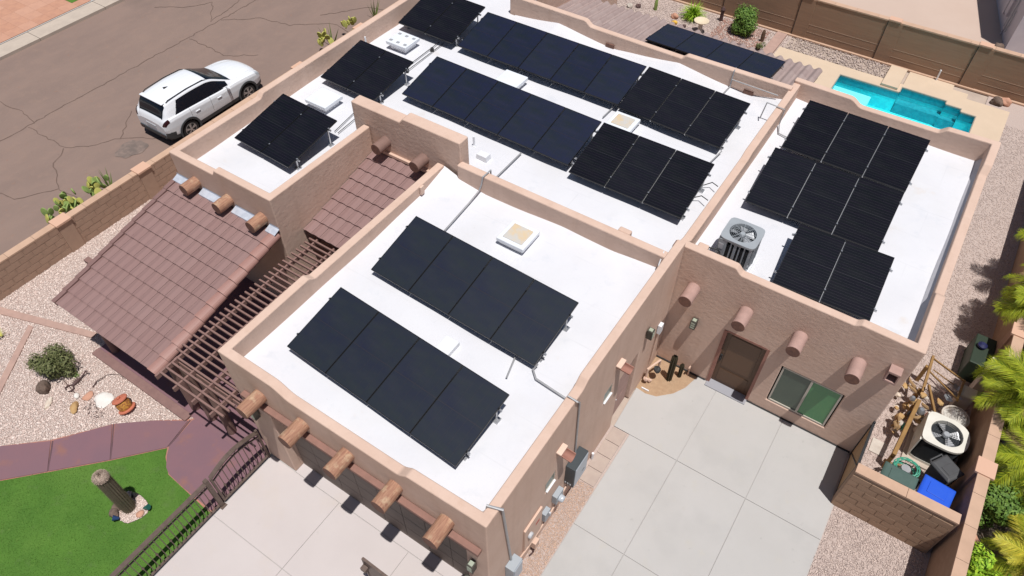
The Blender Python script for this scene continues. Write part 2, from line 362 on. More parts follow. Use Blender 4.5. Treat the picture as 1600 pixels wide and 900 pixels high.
def cut(o, boxes):
    """window and door openings"""
    for (a, b) in boxes:
        c = MB().box(a, b); me = c.mesh('cut', stucco); co = newobj('cut', me)
        m = o.modifiers.new('b', 'BOOLEAN'); m.operation = 'DIFFERENCE'; m.solver = 'EXACT'; m.object = co
        freeze(o); bpy.data.objects.remove(co)

def tag(o, label=None, cat=None, group=None, kind=None):
    if label: o['label'] = label
    if cat: o['category'] = cat
    if group: o['group'] = group
    if kind: o['kind'] = kind
    return o
def thing(name, loc, label, cat, group=None, rz=0.0):
    o = bpy.data.objects.new(name, None); COL.objects.link(o); o.location = loc; o.rotation_euler = (0, 0, rz); o.empty_display_size = .2
    return tag(o, label, cat, group)
def struct(o): o['kind'] = 'structure'; return o
def inst(name, me, parent, loc, rot=(0, 0, 0), sc=(1, 1, 1)):
    o = bpy.data.objects.new(name, me); COL.objects.link(o); o.parent = parent; o.location = loc; o.rotation_euler = rot; o.scale = sc; return o

def path_wall(pts, th, z0=0.0, closed=False):
    """pts (x,y,top) run along the OUTER face with the inside on the left; returns an MB"""
    n = len(pts); P = [Vector((p[0], p[1])) for p in pts]; inn = []
    for i in range(n):
        a = P[i - 1] if (i > 0 or closed) else None; c = P[(i + 1) % n] if (i < n - 1 or closed) else None
        ns = []
        if a is not None and (P[i] - a).length > 1e-6: d = (P[i] - a).normalized(); ns.append(Vector((-d.y, d.x)))
        if c is not None and (c - P[i]).length > 1e-6: d = (c - P[i]).normalized(); ns.append(Vector((-d.y, d.x)))
        m = sum(ns, Vector((0, 0))); m.normalize(); k = th / max(.3, m.dot(ns[0])); inn.append(P[i] + m * k)
    mb = MB(); vs = []
    for i in range(n):
        t = pts[i][2]; vs += [(P[i].x, P[i].y, z0), (P[i].x, P[i].y, t), (inn[i].x, inn[i].y, t), (inn[i].x, inn[i].y, z0)]
    fs = []
    R = range(n) if closed else range(n - 1)
    for i in R:
        a, b = 4 * i, 4 * ((i + 1) % n)
        for k in range(4): fs.append((a + k, b + k, b + (k + 1) % 4, a + (k + 1) % 4))
    if not closed: fs += [(0, 1, 2, 3), (4 * n - 1, 4 * n - 2, 4 * n - 3, 4 * n - 4)]
    mb.add(vs, fs); return mb

def notch(p, d, z_a, z_b, w=.22):
    """a soft S step of the parapet top at p running along direction d"""
    out = []
    for t in (0, .25, .5, .75, 1):
        k = t * t * (3 - 2 * t); out.append((p[0] + d[0] * w * t, p[1] + d[1] * w * t, z_a + (z_b - z_a) * k))
    return out

# ------------------------------------------------------------------ GROUND, STREET
def sheet(name, poly, z, m, kind='structure', parent=None):
    mb = MB(); mb.add([(x, y, z) for x, y in poly], [tuple(range(len(poly)))])
    o = mb.build(name, m, parent)
    if kind and parent is None: o['kind'] = kind
    return o
sheet('ground', [(-400, -300), (400, -300), (400, 500), (-400, 500)], -.02 - 1.5 + 1.48, earth_m) if False else None
# the earth has a hole where the pool is dug: four sheets would leave seams, so it is one ring
PX0, PX1, PY0, PY1 = -3.2, 2.2, 23.9, 27.6
g = MB(); O = [(-500, -400), (500, -400), (500, 600), (-500, 600)]; I = [(PX0, PY0), (PX1, PY0), (PX1, PY1), (PX0, PY1)]
g.add([(x, y, -.03) for x, y in O + I], [(0, 1, 5, 4), (1, 2, 6, 5), (2, 3, 7, 6), (3, 0, 4, 7)])
struct(g.build('ground', earth_m))
# street (x from -30.2 to -19.3) with kerb beyond
struct(sheet('road', [(-30.2, -40), (-19.6, -40), (-19.6, 80), (-30.2, 80)], 0.0, asphalt))
kb = struct(newobj('kerb', None))
kbm = MB().box((-.42, -1.49, -.05), (.42, 1.49, .12)).mesh('kerb_stone', curb_m)
for i in range(14):
    o = inst('kerb_stone', kbm, kb, (-30.55, 1.0 + i * 3.0, 0)); bv = None
pv = struct(sheet('pavement', [(-31.0, -20), (-30.98, 45), (-45, 45), (-45, -20)], .125, joint_m))
pm = MB().box((-.298, -.298, 0), (.298, .298, .02)).mesh('paver', paver_m)
for i in range(11):
    for j in range(9):
        inst('paver', pm, pv, (-31.35 - i * .6, 9.4 + j * .6, .13))
tag(sheet('lawn', [(-32.9, 13.9), (-31.5, 13.9), (-31.5, 15.6), (-34.5, 16.0)], .158, turf_m, 'stuff'), 'small patch of lawn across the street', 'lawn')

def crack(pts, w=.035, z=.006):
    """a ragged crack along a polyline"""
    mb = MB(); rnd = random.Random(int(abs(pts[0][0] * 100)))
    P = []
    for (a, b) in zip(pts[:-1], pts[1:]):
        n = max(2, int(hypot(b[0] - a[0], b[1] - a[1]) / .18))
        for i in range(n):
            t = i / n; P.append((a[0] + (b[0] - a[0]) * t + rnd.uniform(-.05, .05), a[1] + (b[1] - a[1]) * t + rnd.uniform(-.05, .05)))
    P.append(pts[-1])
    vs = []
    for i, p in enumerate(P):
        q = P[min(i + 1, len(P) - 1)]; o = P[max(i - 1, 0)]; d = Vector((q[0] - o[0], q[1] - o[1])).normalized(); ww = w * rnd.uniform(.3, .7)
        vs += [(p[0] - d.y * ww, p[1] + d.x * ww, z), (p[0] + d.y * ww, p[1] - d.x * ww, z)]
    mb.add(vs, [(2 * i, 2 * i + 1, 2 * i + 3, 2 * i + 2) for i in range(len(P) - 1)])
    return mb
CR = [[(-25.45, 2), (-25.55, 40)], [(-28.5, 7.6), (-27.6, 8.2), (-26.4, 8.3), (-25.4, 8.15)], [(-25.4, 7.9), (-24.2, 7.9), (-23.3, 7.9), (-22.7, 8.4)],
      [(-23.3, 7.9), (-22.9, 7.2), (-22.3, 6.9), (-21.6, 6.5), (-20.6, 6.6), (-19.9, 6.3)], [(-22.7, 8.4), (-22.2, 9.3), (-21.3, 9.9), (-20.6, 10.6)], [(-22.2, 9.3), (-22.9, 10.1), (-23.2, 10.5)],
      [(-25.4, 14.9), (-24.3, 14.9), (-23.2, 14.8), (-22.2, 15.6)], [(-28.6, 15.8), (-27.5, 16.5), (-26.9, 17.4), (-25.7, 16.3), (-26.1, 18.4), (-28, 20.2)],
      [(-25.5, 16.6), (-24.2, 17.6), (-22.8, 17.9), (-21.4, 19.0), (-20.3, 18.8)], [(-21.6, 6.5), (-22.3, 5.5), (-23.6, 5.2)], [(-22.3, 19.2), (-21.1, 20.8), (-20.4, 21.0)]]
cs = MB()
for i, c in enumerate(CR):
    k = crack(c, .036 if i == 0 else .026, .006 + .0004 * i); cs.add(k.v, k.f)
ck = struct(cs.build('road_crack', crack_m))
rnd = random.Random(3)
st = MB(); n = 40
st.add([(-21.40 + .42 * (1 + .16 * sin(3 * 2 * pi * i / n) + .07 * sin(8 * 2 * pi * i / n + 1)) * cos(2 * pi * i / n), 9.1 + .56 * (1 + .14 * sin(2 * 2 * pi * i / n + 1) + .06 * cos(7 * 2 * pi * i / n)) * sin(2 * pi * i / n), .012) for i in range(n)], [tuple(range(n))])
struct(st.build('oil_stain', oil_m))

# ------------------------------------------------------------------ scatter helpers
def inside(poly, x, y):
    c = np.zeros(len(x), bool); n = len(poly); j = n - 1
    for i in range(n):
        xi, yi = poly[i]; xj, yj = poly[j]
        if yi != yj:
            c ^= ((yi > y) != (yj > y)) & (x < (xj - xi) * (y - yi) / (yj - yi) + xi)
        j = i
    return c
def scatter_stones(name, poly, dens, size, m, z=0.0, holes=(), seed=1, parent=None):
    rs = np.random.RandomState(seed); xs = [p[0] for p in poly]; ys = [p[1] for p in poly]
    A = (max(xs) - min(xs)) * (max(ys) - min(ys)); n = int(A * dens)
    x = rs.uniform(min(xs), max(xs), n); y = rs.uniform(min(ys), max(ys), n); k = inside(poly, x, y)
    for h in holes: k &= ~inside(h, x, y)
    x = x[k]; y = y[k]; n = len(x)
    base = np.array([(1, 0, 0), (0, 1, 0), (-1, 0, 0), (0, -1, 0), (0, 0, .8), (0, 0, -.4)], float)
    s = size * rs.uniform(.55, 1.35, n); a = rs.uniform(0, 2 * pi, n); e = rs.uniform(.55, 1, n)
    V = np.repeat(base[None], n, 0); V[:, :, 1] *= e[:, None]; V += rs.uniform(-.22, .22, V.shape)
    X = V[:, :, 0] * np.cos(a)[:, None] - V[:, :, 1] * np.sin(a)[:, None]; Y = V[:, :, 0] * np.sin(a)[:, None] + V[:, :, 1] * np.cos(a)[:, None]
    X = X * s[:, None] + x[:, None]; Y = Y * s[:, None] + y[:, None]; Z = V[:, :, 2] * s[:, None] * .7 + z
    vs = np.stack([X, Y, Z], -1).reshape(-1, 3)
    tri = np.array([(0, 1, 4), (1, 2, 4), (2, 3, 4), (3, 0, 4), (1, 0, 5), (2, 1, 5), (3, 2, 5), (0, 3, 5)])
    F = (tri[None] + (np.arange(n) * 6)[:, None, None]).reshape(-1, 3)
    me = bpy.data.meshes.new(name); me.vertices.add(len(vs)); me.vertices.foreach_set('co', vs.ravel())
    me.loops.add(F.size); me.loops.foreach_set('vertex_index', F.ravel().astype(np.int32)); me.polygons.add(len(F))
    me.polygons.foreach_set('loop_start', np.arange(0, F.size, 3, dtype=np.int32)); me.update(calc_edges=True); me.materials.append(m)
    o = newobj(name, me, parent); o['kind'] = 'stuff'; return o
def scatter_blades(name, poly, dens, h, m, z=0.0, holes=(), seed=1):
    rs = np.random.RandomState(seed); xs = [p[0] for p in poly]; ys = [p[1] for p in poly]
    n = int((max(xs) - min(xs)) * (max(ys) - min(ys)) * dens)
    x = rs.uniform(min(xs), max(xs), n); y = rs.uniform(min(ys), max(ys), n); k = inside(poly, x, y)
    for q in holes: k &= ~inside(q, x, y)
    x = x[k]; y = y[k]; n = len(x); a = rs.uniform(0, 2 * pi, n); hh = h * rs.uniform(.6, 1.3, n); w = .006
    lx = rs.normal(0, h * .5, n); ly = rs.normal(0, h * .5, n)
    V = np.stack([np.stack([x - w * np.cos(a), y - w * np.sin(a), z + 0 * x], -1), np.stack([x + w * np.cos(a), y + w * np.sin(a), z + 0 * x], -1), np.stack([x + lx, y + ly, z + hh], -1)], 1).reshape(-1, 3)
    F = np.arange(3 * n, dtype=np.int32); me = bpy.data.meshes.new(name); me.vertices.add(3 * n); me.vertices.foreach_set('co', V.ravel())
    me.loops.add(3 * n); me.loops.foreach_set('vertex_index', F); me.polygons.add(n); me.polygons.foreach_set('loop_start', np.arange(0, 3 * n, 3, dtype=np.int32))
    me.update(calc_edges=True); me.materials.append(m); o = newobj(name, me); o['kind'] = 'stuff'; return o

# ------------------------------------------------------------------ FRONT YARD (left)
yard = [(-18.8, -6), (-9.2, -6), (-9.2, 10.6), (-14.9, 10.6), (-14.9, 20), (-18.8, 20)]
struct(sheet('front_yard', yard, 0.0, gravel_base))
path_n = [(-20, -4.9), (-14.61, .27), (-13.78, 1.01), (-12.9, 2.12), (-12.14, 2.75), (-11.45, 3.25)]
path_s = [(-20, -6.0), (-13.78, -.24), (-13.06, .5), (-12.12, 1.48), (-11.29, 2.42)]
gravel_poly = [(-18.8, -4.0)] + path_n[1:] + [(-11.5, 3.3), (-15.1, 3.2), (-15.1, 10.5), (-18.8, 10.5)]
k1 = [(-18.85, 2.40), (-18.85, 2.62), (-15.6, 3.62), (-15.55, 3.45)]
k2 = [(-17.35, 2.78), (-17.18, 2.80), (-15.55, .55), (-15.75, .50)]
tag(scatter_stones('gravel', gravel_poly, 1250, .026, gravel_w, .004, holes=[k1, k2]), 'pale pinkish gravel of the front yard between the street wall and the tiled porch', 'gravel')
struct(MB().prism(k1, 0, .035).build('edging', kerb_pink)); struct(MB().prism(k2, 0, .034).build('edging', kerb_pink))
# purple stained path in slabs
pth = struct(sheet('path', [(-20, -5.0)] + path_n[1:] + [(-11.27, 3.55), (-9.2, 3.6), (-9.2, 1.9), (-9.39, 1.9), (-9.67, 1.92), (-10.72, 1.99), (-11.13, 2.24), (-11.29, 2.42)] + path_s[::-1][1:], .012, path_edge))
def slab(poly, ins=.015, z0=.013, z1=.03, m=path_m, par=None, name='slab'):
    c = Vector((sum(p[0] for p in poly) / len(poly), sum(p[1] for p in poly) / len(poly)))
    q = []
    n = len(poly)
    for i in range(n):
        a = Vector(poly[i - 1]); b = Vector(poly[i]); d = Vector(poly[(i + 1) % n]); e1 = (b - a).normalized(); e2 = (d - b).normalized()
        n1 = Vector((-e1.y, e1.x)); n2 = Vector((-e2.y, e2.x)); mm = (n1 + n2).normalized(); q.append(b + mm * ins / max(.4, mm.dot(n1)))
    return MB().prism([tuple(v) for v in q], z0, z1).build(name, m, par)
slab([(-13.78, -.24), (-13.06, .5), (-13.72, 1.03), (-14.61, .27), (-16.4, -1.5), (-15.4, -1.75)], .016, par=pth)
slab([(-13.06, .5), (-12.12, 1.48), (-12.9, 2.12), (-13.70, 1.06)], .016, par=pth)
slab([(-12.12, 1.48), (-11.29, 2.42), (-11.45, 3.2), (-12.14, 2.75), (-12.88, 2.15)], .016, par=pth)
slab([(-15.4, -1.75), (-16.4, -1.5), (-20, -4.9), (-20, -6.0)], .016, par=pth)
slab([(-9.2, 1.93), (-9.2, 3.64), (-11.27, 3.64), (-11.40, 3.22), (-11.29, 2.46), (-11.13, 2.26), (-10.9, 2.06), (-10.72, 1.99), (-10.2, 1.95)], .016, par=pth)
for (a, b) in (((-13.06, .5), (-13.71, 1.05)), ((-12.12, 1.48), (-12.90, 2.14)), ((-11.29, 2.44), (-11.44, 3.24)), ((-15.4, -1.75), (-16.4, -1.5))):
    q = MB(); dv = Vector((b[0] - a[0], b[1] - a[1])).normalized() * .022; A2 = Vector(a) + dv; B2 = Vector(b) - dv; nv = Vector((-dv.y, dv.x)).normalized() * .017
    q.prism([tuple(A2 - nv), tuple(B2 - nv), tuple(B2 + nv), tuple(A2 + nv)], .0125, .024); struct(q.build('path_joint', path_joint_m))
struct(MB().box((-15.1, 3.12, 0), (-11.5, 3.34, .07)).build('kerb_strip', kerb_br, bevel=.01))
struct(sheet('porch_floor', [(-15.1, 3.3), (-9.2, 3.3), (-9.2, 10.6), (-15.1, 10.6)], .034, path_m))
# lawn with its island of stones
isl = [(-11.13 + .36, .98 + .0)]
isl_poly = [(-10.77 + (.40 * (1 + .12 * sin(3 * t))) * cos(t), 1.0 + (.36 * (1 + .15 * cos(2 * t))) * sin(t)) for t in [2 * pi * i / 18 for i in range(18)]]
lawn_poly = [(-14, -6), (-9.2, -6), (-9.2, 1.93), (-9.67, 1.92), (-10.72, 1.99), (-11.13, 2.24), (-11.29, 2.42)] + path_s[::-1][1:-1] + [(-20, -6.0)]
struct(sheet('lawn_base', lawn_poly, .008, turf_m))
tag(scatter_blades('grass', lawn_poly, 1500, .022, blade_m, .008, holes=[isl_poly], seed=4), 'bright green artificial turf round the short saguaro', 'grass')
tag(scatter_stones('gravel', isl_poly, 4500, .018, gravel_w, .03, seed=9), 'small island of pale stones round the foot of the saguaro', 'gravel')
struct(MB().prism(isl_poly, .0, .03).build('stone_island', gravel_base))

# saguaro
t = thing('saguaro_cactus', (-10.77, .98, 0), 'short ribbed saguaro with a pale woolly top on the lawn', 'cactus')
def ribbed(mb, c, prof, nr=17, depth=.14, lean=(0, 0)):
    n = nr * 4; base = len(mb.v)
    for r, h in prof:
        for k in range(n):
            a = 2 * pi * k / n; rr = r * (1 - depth * (.5 - .5 * cos(nr * a))); mb.v.append((c[0] + rr * cos(a) + lean[0] * h, c[1] + rr * sin(a) + lean[1] * h, c[2] + h))
    for i in range(len(prof) - 1):
        for k in range(n): mb.f.append((base + i * n + k, base + i * n + (k + 1) % n, base + (i + 1) * n + (k + 1) % n, base + (i + 1) * n + k)); mb.m.append(mb.cm)
    return mb
H = 1.62
ribbed(MB(), (-10.77, .98, .02), [(.135, 0), (.145, .3), (.15, .8), (.15, 1.2), (.148, H - .22), (.135, H - .12), (.10, H - .04), (.04, H)]).build('body', cactus_m, t, smooth=True)
sp = MB(); rnd = random.Random(5)
for k in range(17):
    a = 2 * pi * k / 17
    for j in range(44):
        h = .05 + j * .035; r = .145
        for q in range(3):
            d = Vector((cos(a + rnd.uniform(-.7, .7)), sin(a + rnd.uniform(-.7, .7)), rnd.uniform(-.4, .4))) * .035
            p = Vector((-10.77 + r * cos(a), .98 + r * sin(a), h)); sp.add([p + Vector((0, 0, .004)), p - Vector((0, 0, .004)), p + d], [(0, 1, 2)])
tag(sp.build('spines', spine_l, t), kind='stuff')
wl = MB(); wl.lathe((-10.77, .98, H - .15), [(.150, 0), (.152, .05), (.138, .11), (.10, .155), (.04, .18)], 20)
wl.build('woolly_top', spine_m, t, smooth=True)
sp = MB()
for i in range(1300):
    a = rnd.uniform(0, 2 * pi); u = rnd.uniform(0, 1); el = u * 1.5; r = .148 * cos(el); p = Vector((-10.77 + r * cos(a), .98 + r * sin(a), H - .13 + .17 * sin(el)))
    d = Vector((cos(a) * cos(el), sin(a) * cos(el), sin(el) + .2)).normalized() * rnd.uniform(.02, .045); s_ = Vector((-sin(a), cos(a), 0)) * .004
    sp.add([p - s_, p + s_, p + d], [(0, 1, 2)])
tag(sp.build('top_spines', spine_m, t), kind='stuff')
# rocks and little lights round the cactus
def rock_thing(loc, r, m, label, seed, cat='rock', group=None, name='rock'):
    o = MB().rock((0, 0, r[2] * .55), r, seed, 3).build(name, m, None, smooth=True); o.location = loc; return tag(o, label, cat, group)
rock_thing((-11.02, .83, .02), (.10, .08, .08), brown_rock, 'round brown rock on the west foot of the saguaro', 11)
rock_thing((-10.93, .72, .02), (.12, .10, .09), brown_rock, 'brown rock beside the blue ornament at the saguaro island', 12)
rock_thing((-10.45, 1.02, .02), (.07, .09, .05), pink_rock, 'small pink rock on the east rim of the cactus island', 13)
def spotlight(loc, az, col, label):
    t = thing('garden_spotlight', loc, label, 'garden light'); x, y, z = loc
    MB().tube([(x, y, 0), (x, y, .10)], .012, 6).build('stake', black_p, t)
    d = Vector((cos(az), sin(az), .5)).normalized()
    MB().lathe((x, y, .12), [(.03, -.05), (.045, 0), (.06, .06), (.065, .08)], 12, tuple(d)).build('head', col, t, smooth=True)
spot_blue = mat('navy_lamp_shell', (.02, .05, .14), .4); spot_green = mat('teal_lamp_shell', (.02, .12, .10), .4)
spotlight((-10.75, .67, .02), 3.9, spot_blue, 'navy blue spotlight at the south rim of the cactus island')
spotlight((-10.42, 1.18, .02), .6, spot_green, 'teal spotlight at the east rim of the cactus island')
spotlight((-10.88, 1.20, .02), 1.8, black_p, 'black spotlight right behind the saguaro trunk')

# ------------------------------------------------------------------ foliage helpers
def leaf_cloud(mb, c, r, n, size, seed, shell=.55, up=.4, lobes=7):
    rs = random.Random(seed)
    L = [(Vector((rs.uniform(-.6, .6), rs.uniform(-.6, .6), rs.uniform(-.35, .6))), rs.uniform(.35, .62)) for _ in range(lobes)]
    for i in range(n):
        cc, rr = rs.choice(L); d = Vector((rs.gauss(0, 1), rs.gauss(0, 1), rs.gauss(0, 1))).normalized(); k = rr * (shell + (1 - shell) * rs.random() ** .5)
        p = cc + d * k; p = Vector((c[0] + p.x * r[0], c[1] + p.y * r[1], max(.01, c[2] + p.z * r[2])))
        nrm = (d + Vector((rs.uniform(-.6, .6), rs.uniform(-.6, .6), up))).normalized(); a = nrm.orthogonal().normalized()
        a.rotate(Matrix.Rotation(rs.uniform(0, 2 * pi), 3, nrm)); b = nrm.cross(a); s = size * rs.uniform(.6, 1.4)
        mb.add([p - a * s, p + b * s * .45, p + a * s, p - b * s * .45], [(0, 1, 2, 3)])
def shrub(name, loc, r, n, size, m, label, cat='shrub', seed=1, stems=6, shell=.55, lobes=7):
    t = thing(name, loc, label, cat); mb = MB(); leaf_cloud(mb, (loc[0], loc[1], loc[2] + r[2] * .75), r, n, size, seed, shell, lobes=lobes)
    mb.build('foliage', m, t); st = MB(); rs = random.Random(seed)
    for i in range(stems):
        a = rs.uniform(0, 2 * pi); st.tube([loc, (loc[0] + cos(a) * r[0] * .25, loc[1] + sin(a) * r[1] * .25, loc[2] + r[2] * .5), (loc[0] + cos(a) * r[0] * .5, loc[1] + sin(a) * r[1] * .5, loc[2] + r[2])], [.02, .013, .006], 5)
    st.build('stem', twig_m, t); return t
shrub('shrub', (-15.32, 2.38, 0), (.58, .50, .42), 5200, .032, leaf_ol, 'round dusty green shrub in the front yard gravel', seed=21, shell=.3, lobes=12)
t = thing('agave_plant', (-14.83, 2.48, 0), 'tiny spiky plant beside the round shrub', 'plant')
for i in range(11):
    a = 2 * pi * i / 11 + .2; l = random.uniform(.14, .24)
    MB().add([(-14.83 + cos(a + .5) * .02, 2.48 + sin(a + .5) * .02, .02), (-14.83 + cos(a - .5) * .02, 2.48 + sin(a - .5) * .02, .02), (-14.83 + cos(a) * l, 2.48 + sin(a) * l, .12)], [(0, 1, 2)]).build('leaf', leaf_dk, t)

# yard ornaments
rock_thing((-15.15, 1.80, 0), (.17, .15, .17), brown_rock, 'dark porous boulder below the round shrub', 31)
o = MB().rock((0, 0, .03), (.18, .07, .05), 32, 2).build('stone', shell_m, None, smooth=True); o.location = (-14.70, 1.60, 0); o.rotation_euler = (0, 0, -.9); tag(o, 'long cream wedge stone beside the dark boulder', 'stone')
o = MB().rock((0, 0, .05), (.17, .09, .07), 33, 3).build('rock', tan_rock, None, smooth=True); o.location = (-14.05, 1.88, 0); o.rotation_euler = (0, 0, -.6); tag(o, 'ochre curved rock in the middle of the front gravel', 'rock')
rock_thing((-14.08, 2.27, 0), (.10, .15, .05), pink_rock, 'salmon flat stone beside the white slab', 34, 'stone', name='stone')
rock_thing((-14.31, 2.12, 0), (.08, .07, .06), white_stone, 'small white stone with a rod leaning on it', 35, 'stone', name='stone')
rock_thing((-13.68, 2.42, 0), (.24, .22, .045), white_stone, 'broad white flat slab next to the terracotta pot', 36, 'stone', name='stone')
t = thing('garden_rod', (-14.3, 2.1, 0), 'thin dark rod lying across the gravel', 'rod')
MB().tube([(-15.02, 2.22, .03), (-14.38, 2.14, .08)], .008, 6).build('shaft', iron_m, t)
# scorpion of iron
t = thing('scorpion_ornament', (-14.66, 2.38, 0), 'rusty iron scorpion with curled tail and claws', 'ornament')
bx = Vector((-14.66, 2.38, .05)); dd = Vector((-.10, .95, 0)).normalized(); pp = Vector((-dd.y, dd.x, 0))
MB().tube([bx - dd * .14, bx - dd * .06, bx + dd * .06, bx + dd * .12], [.03, .045, .04, .02], 8).build('body', iron_m, t, smooth=True)
MB().tube([bx + dd * .12, bx + dd * .22 + Vector((0, 0, .03)), bx + dd * .30 + pp * -.03 + Vector((0, 0, .10)), bx + dd * .30 + pp * -.10 + Vector((0, 0, .13)), bx + dd * .24 + pp * -.12 + Vector((0, 0, .12))], [.02, .02, .018, .016, .006], 6).build('tail', iron_m, t, smooth=True)
for s in (-1, 1):
    MB().tube([bx - dd * .13, bx - dd * .18 + pp * s * .10, bx - dd * .27 + pp * s * .10, bx - dd * .31 + pp * s * .03], [.014, .016, .022, .006], 6).build('claw', iron_m, t, smooth=True)
    lg = MB()
    for k in range(4):
        q = bx + dd * (-.08 + k * .05); lg.tube([q, q + pp * s * .07 + Vector((0, 0, .03)), q + pp * s * .12 - Vector((0, 0, .04))], .006, 5)
    lg.build('legs', iron_m, t)
t = thing('iron_hook', (-14.1, 2.9, 0), 'thin curved iron hook lying near the porch kerb', 'ornament')
MB().tube([(-14.20, 2.50, .03), (-14.25, 2.66, .06), (-14.2, 2.95, .05), (-14.0, 3.10, .03), (-13.72, 3.10, .02)], [.018, .012, .007, .005, .005], 6).build('rod', iron_m, t)
# fallen twigs
t = thing('twig_litter', (-13.55, 2.05, 0), 'scattered dry dark twigs near the purple path', 'twigs'); rnd = random.Random(8); mb = MB()
for i in range(46):
    x = -13.58 + rnd.uniform(-.28, .30); y = 2.06 + rnd.uniform(-.14, .2); a = rnd.uniform(0, pi); l = rnd.uniform(.02, .06)
    mb.tube([(x, y, .03), (x + cos(a) * l, y + sin(a) * l, .05)], .006, 4)
tag(mb.build('twigs', iron_m, t), kind='stuff')
# terracotta pot lying with lid
t = thing('terracotta_pot', (-13.0, 2.58, 0), 'leaning terracotta urn with round lid and ochre patterned body', 'pot')
ax = Vector((-.30, .02, .62)).normalized(); c0 = Vector((-12.95, 2.58, .03))
MB().lathe(c0, [(.21, 0), (.215, .03), (.19, .045)], 24, tuple(ax)).build('base', terracotta, t, smooth=True)
MB().lathe(c0 + ax * .04, [(.15, 0), (.17, .08), (.17, .18), (.145, .26)], 24, tuple(ax)).build('body', ochre, t, smooth=True)
MB().lathe(c0 + ax * .30, [(.155, 0), (.19, .01), (.19, .035), (.14, .05)], 24, tuple(ax)).build('lid', terracotta, t, smooth=True)
MB().lathe(c0 + ax * .35, [(.03, 0), (.045, .02), (.04, .045), (.015, .055)], 12, tuple(ax)).build('knob', terracotta, t, smooth=True)
t = thing('yellow_succulent', (-17.55, 2.15, 0), 'yellow green succulent at the left edge below the edging strip', 'plant')
for i in range(14):
    a = 2 * pi * i / 14; l = random.uniform(.16, .28)
    MB().add([(-17.6 + cos(a + .6) * .03, 2.12 + sin(a + .6) * .03, .03), (-17.6 + cos(a - .6) * .03, 2.12 + sin(a - .6) * .03, .03), (-17.6 + cos(a) * l, 2.12 + sin(a) * l, .2)], [(0, 1, 2)]).build('leaf', pad_y, t)

# ------------------------------------------------------------------ FRONT DRIVEWAY (white) and EAST DRIVEWAY
fd = struct(sheet('front_driveway', [(-9.15, -8), (-2.6, -8), (-2.6, 4.3), (-9.15, 4.3)], .004, joint_m))
def rslab(x0, y0, x1, y1, m, par, g=.006):
    o = MB().box((x0 + g, y0 + g, -.03), (x1 - g, y1 - g, .022)).build('slab', m, par, bevel=.004, seg=1); return o
for (x0, x1) in ((-9.1, -7.0), (-7.0, -5.02), (-5.02, -2.62)):
    for (y0, y1) in ((-3.5, -1.6), (-1.6, .15), (.15, 1.9), (1.9, 3.65)): rslab(x0, y0, x1, y1, concrete_w, fd)
rslab(-8.35, 3.65, -3.4, 4.25, concrete_w, fd)
ed = struct(sheet('driveway', [(-2.42, -3), (2.3, -3), (2.2, 9.74), (1.75, 11.2), (-2.42, 11.2)], .004, joint_m))
for (y0, y1) in ((-1.6, .9), (.9, 3.5), (3.5, 6.14), (6.14, 8.77)):
    for (x0, x1) in ((-2.42, -1.185), (-1.185, .495), (.495, 2.2)): rslab(x0, y0, x1, y1, concrete, ed)
g_ = .006
for poly in ([(-2.84, 8.77), (-1.185, 8.77), (-1.185, 11.24), (-1.75, 11.24), (-1.80, 10.85), (-2.05, 10.40), (-2.36, 10.09), (-2.62, 10.02), (-2.89, 10.05)],
             [(-1.185, 8.77), (.495, 8.77), (.495, 11.24), (-1.185, 11.24)], [(.495, 8.77), (2.2, 8.77), (2.17, 9.74), (2.10, 10.0), (2.08, 11.24), (.495, 11.24)]):
    slab(poly, g_, -.03, .022, concrete, ed)
struct(sheet('planter_bed', [(-2.9, 10.0), (-2.4, 10.0), (-1.95, 10.4), (-1.74, 11.24), (-2.9, 11.24)], .010, soil_m))
struct(sheet('side_strip', [(-2.95, -3), (-2.42, -3), (-2.42, 8.77), (-2.95, 8.77)], .002, gravel_base_t))
tag(scatter_stones('gravel', [(-2.9, 2.5), (-2.44, 2.5), (-2.44, 7.1), (-2.9, 7.1)], 3200, .015, mat('reddish_gravel', (.66, .46, .35), .9, island=.9, island_col=(.46, .35, .29)), .004, seed=5), 'reddish gravel strip between garage wall and driveway', 'gravel')
pv_t = tag(thing('stepping_pavers', (-2.65, 7.4, 0), 'short row of square pinkish pavers along the garage wall', 'pavers'))
pav_m = mat('pinkish_square_paver', (.43, .35, .30), .9, (.39, .31, .27), scale=5)
for i in range(4):
    MB().box((-2.84, 7.12 + i * .41, .0), (-2.47, 7.12 + i * .41 + .385, .03)).build('paver', pav_m, pv_t, bevel=.004, seg=1)
struct(sheet('side_yard', [(2.05, 9.9), (4.3, 9.9), (4.3, 29), (2.05, 29)], .003, gravel_base_t))
struct(sheet('side_yard', [(2.2, -3), (4.3, -3), (4.3, 9.8), (2.2, 9.8)], .0025, gravel_base_t))
tag(scatter_stones('gravel', [(2.16, 10), (4.2, 10), (4.2, 27), (2.16, 27)], 650, .022, gravel_g, .006, seed=6), 'tan gravel of the narrow yard east of the house', 'gravel')
tag(scatter_stones('gravel', [(2.22, 3.5), (4.2, 3.5), (4.2, 9.72), (2.22, 9.72)], 1100, .023, gravel_g, .006, seed=7), 'tan gravel in front of the block wall', 'gravel')

# ------------------------------------------------------------------ HOUSE
house = thing('house', (-6, 10, 0), 'low tan stucco adobe style house with white flat roofs and parapets', 'house')
def part(mb, name, m, smooth=False, bevel=0.0, parent=house): return mb.build(name, m, parent, smooth, bevel)
RB = 3.47     # roof level of the main wings
RG = 3.62     # roof level of the garage
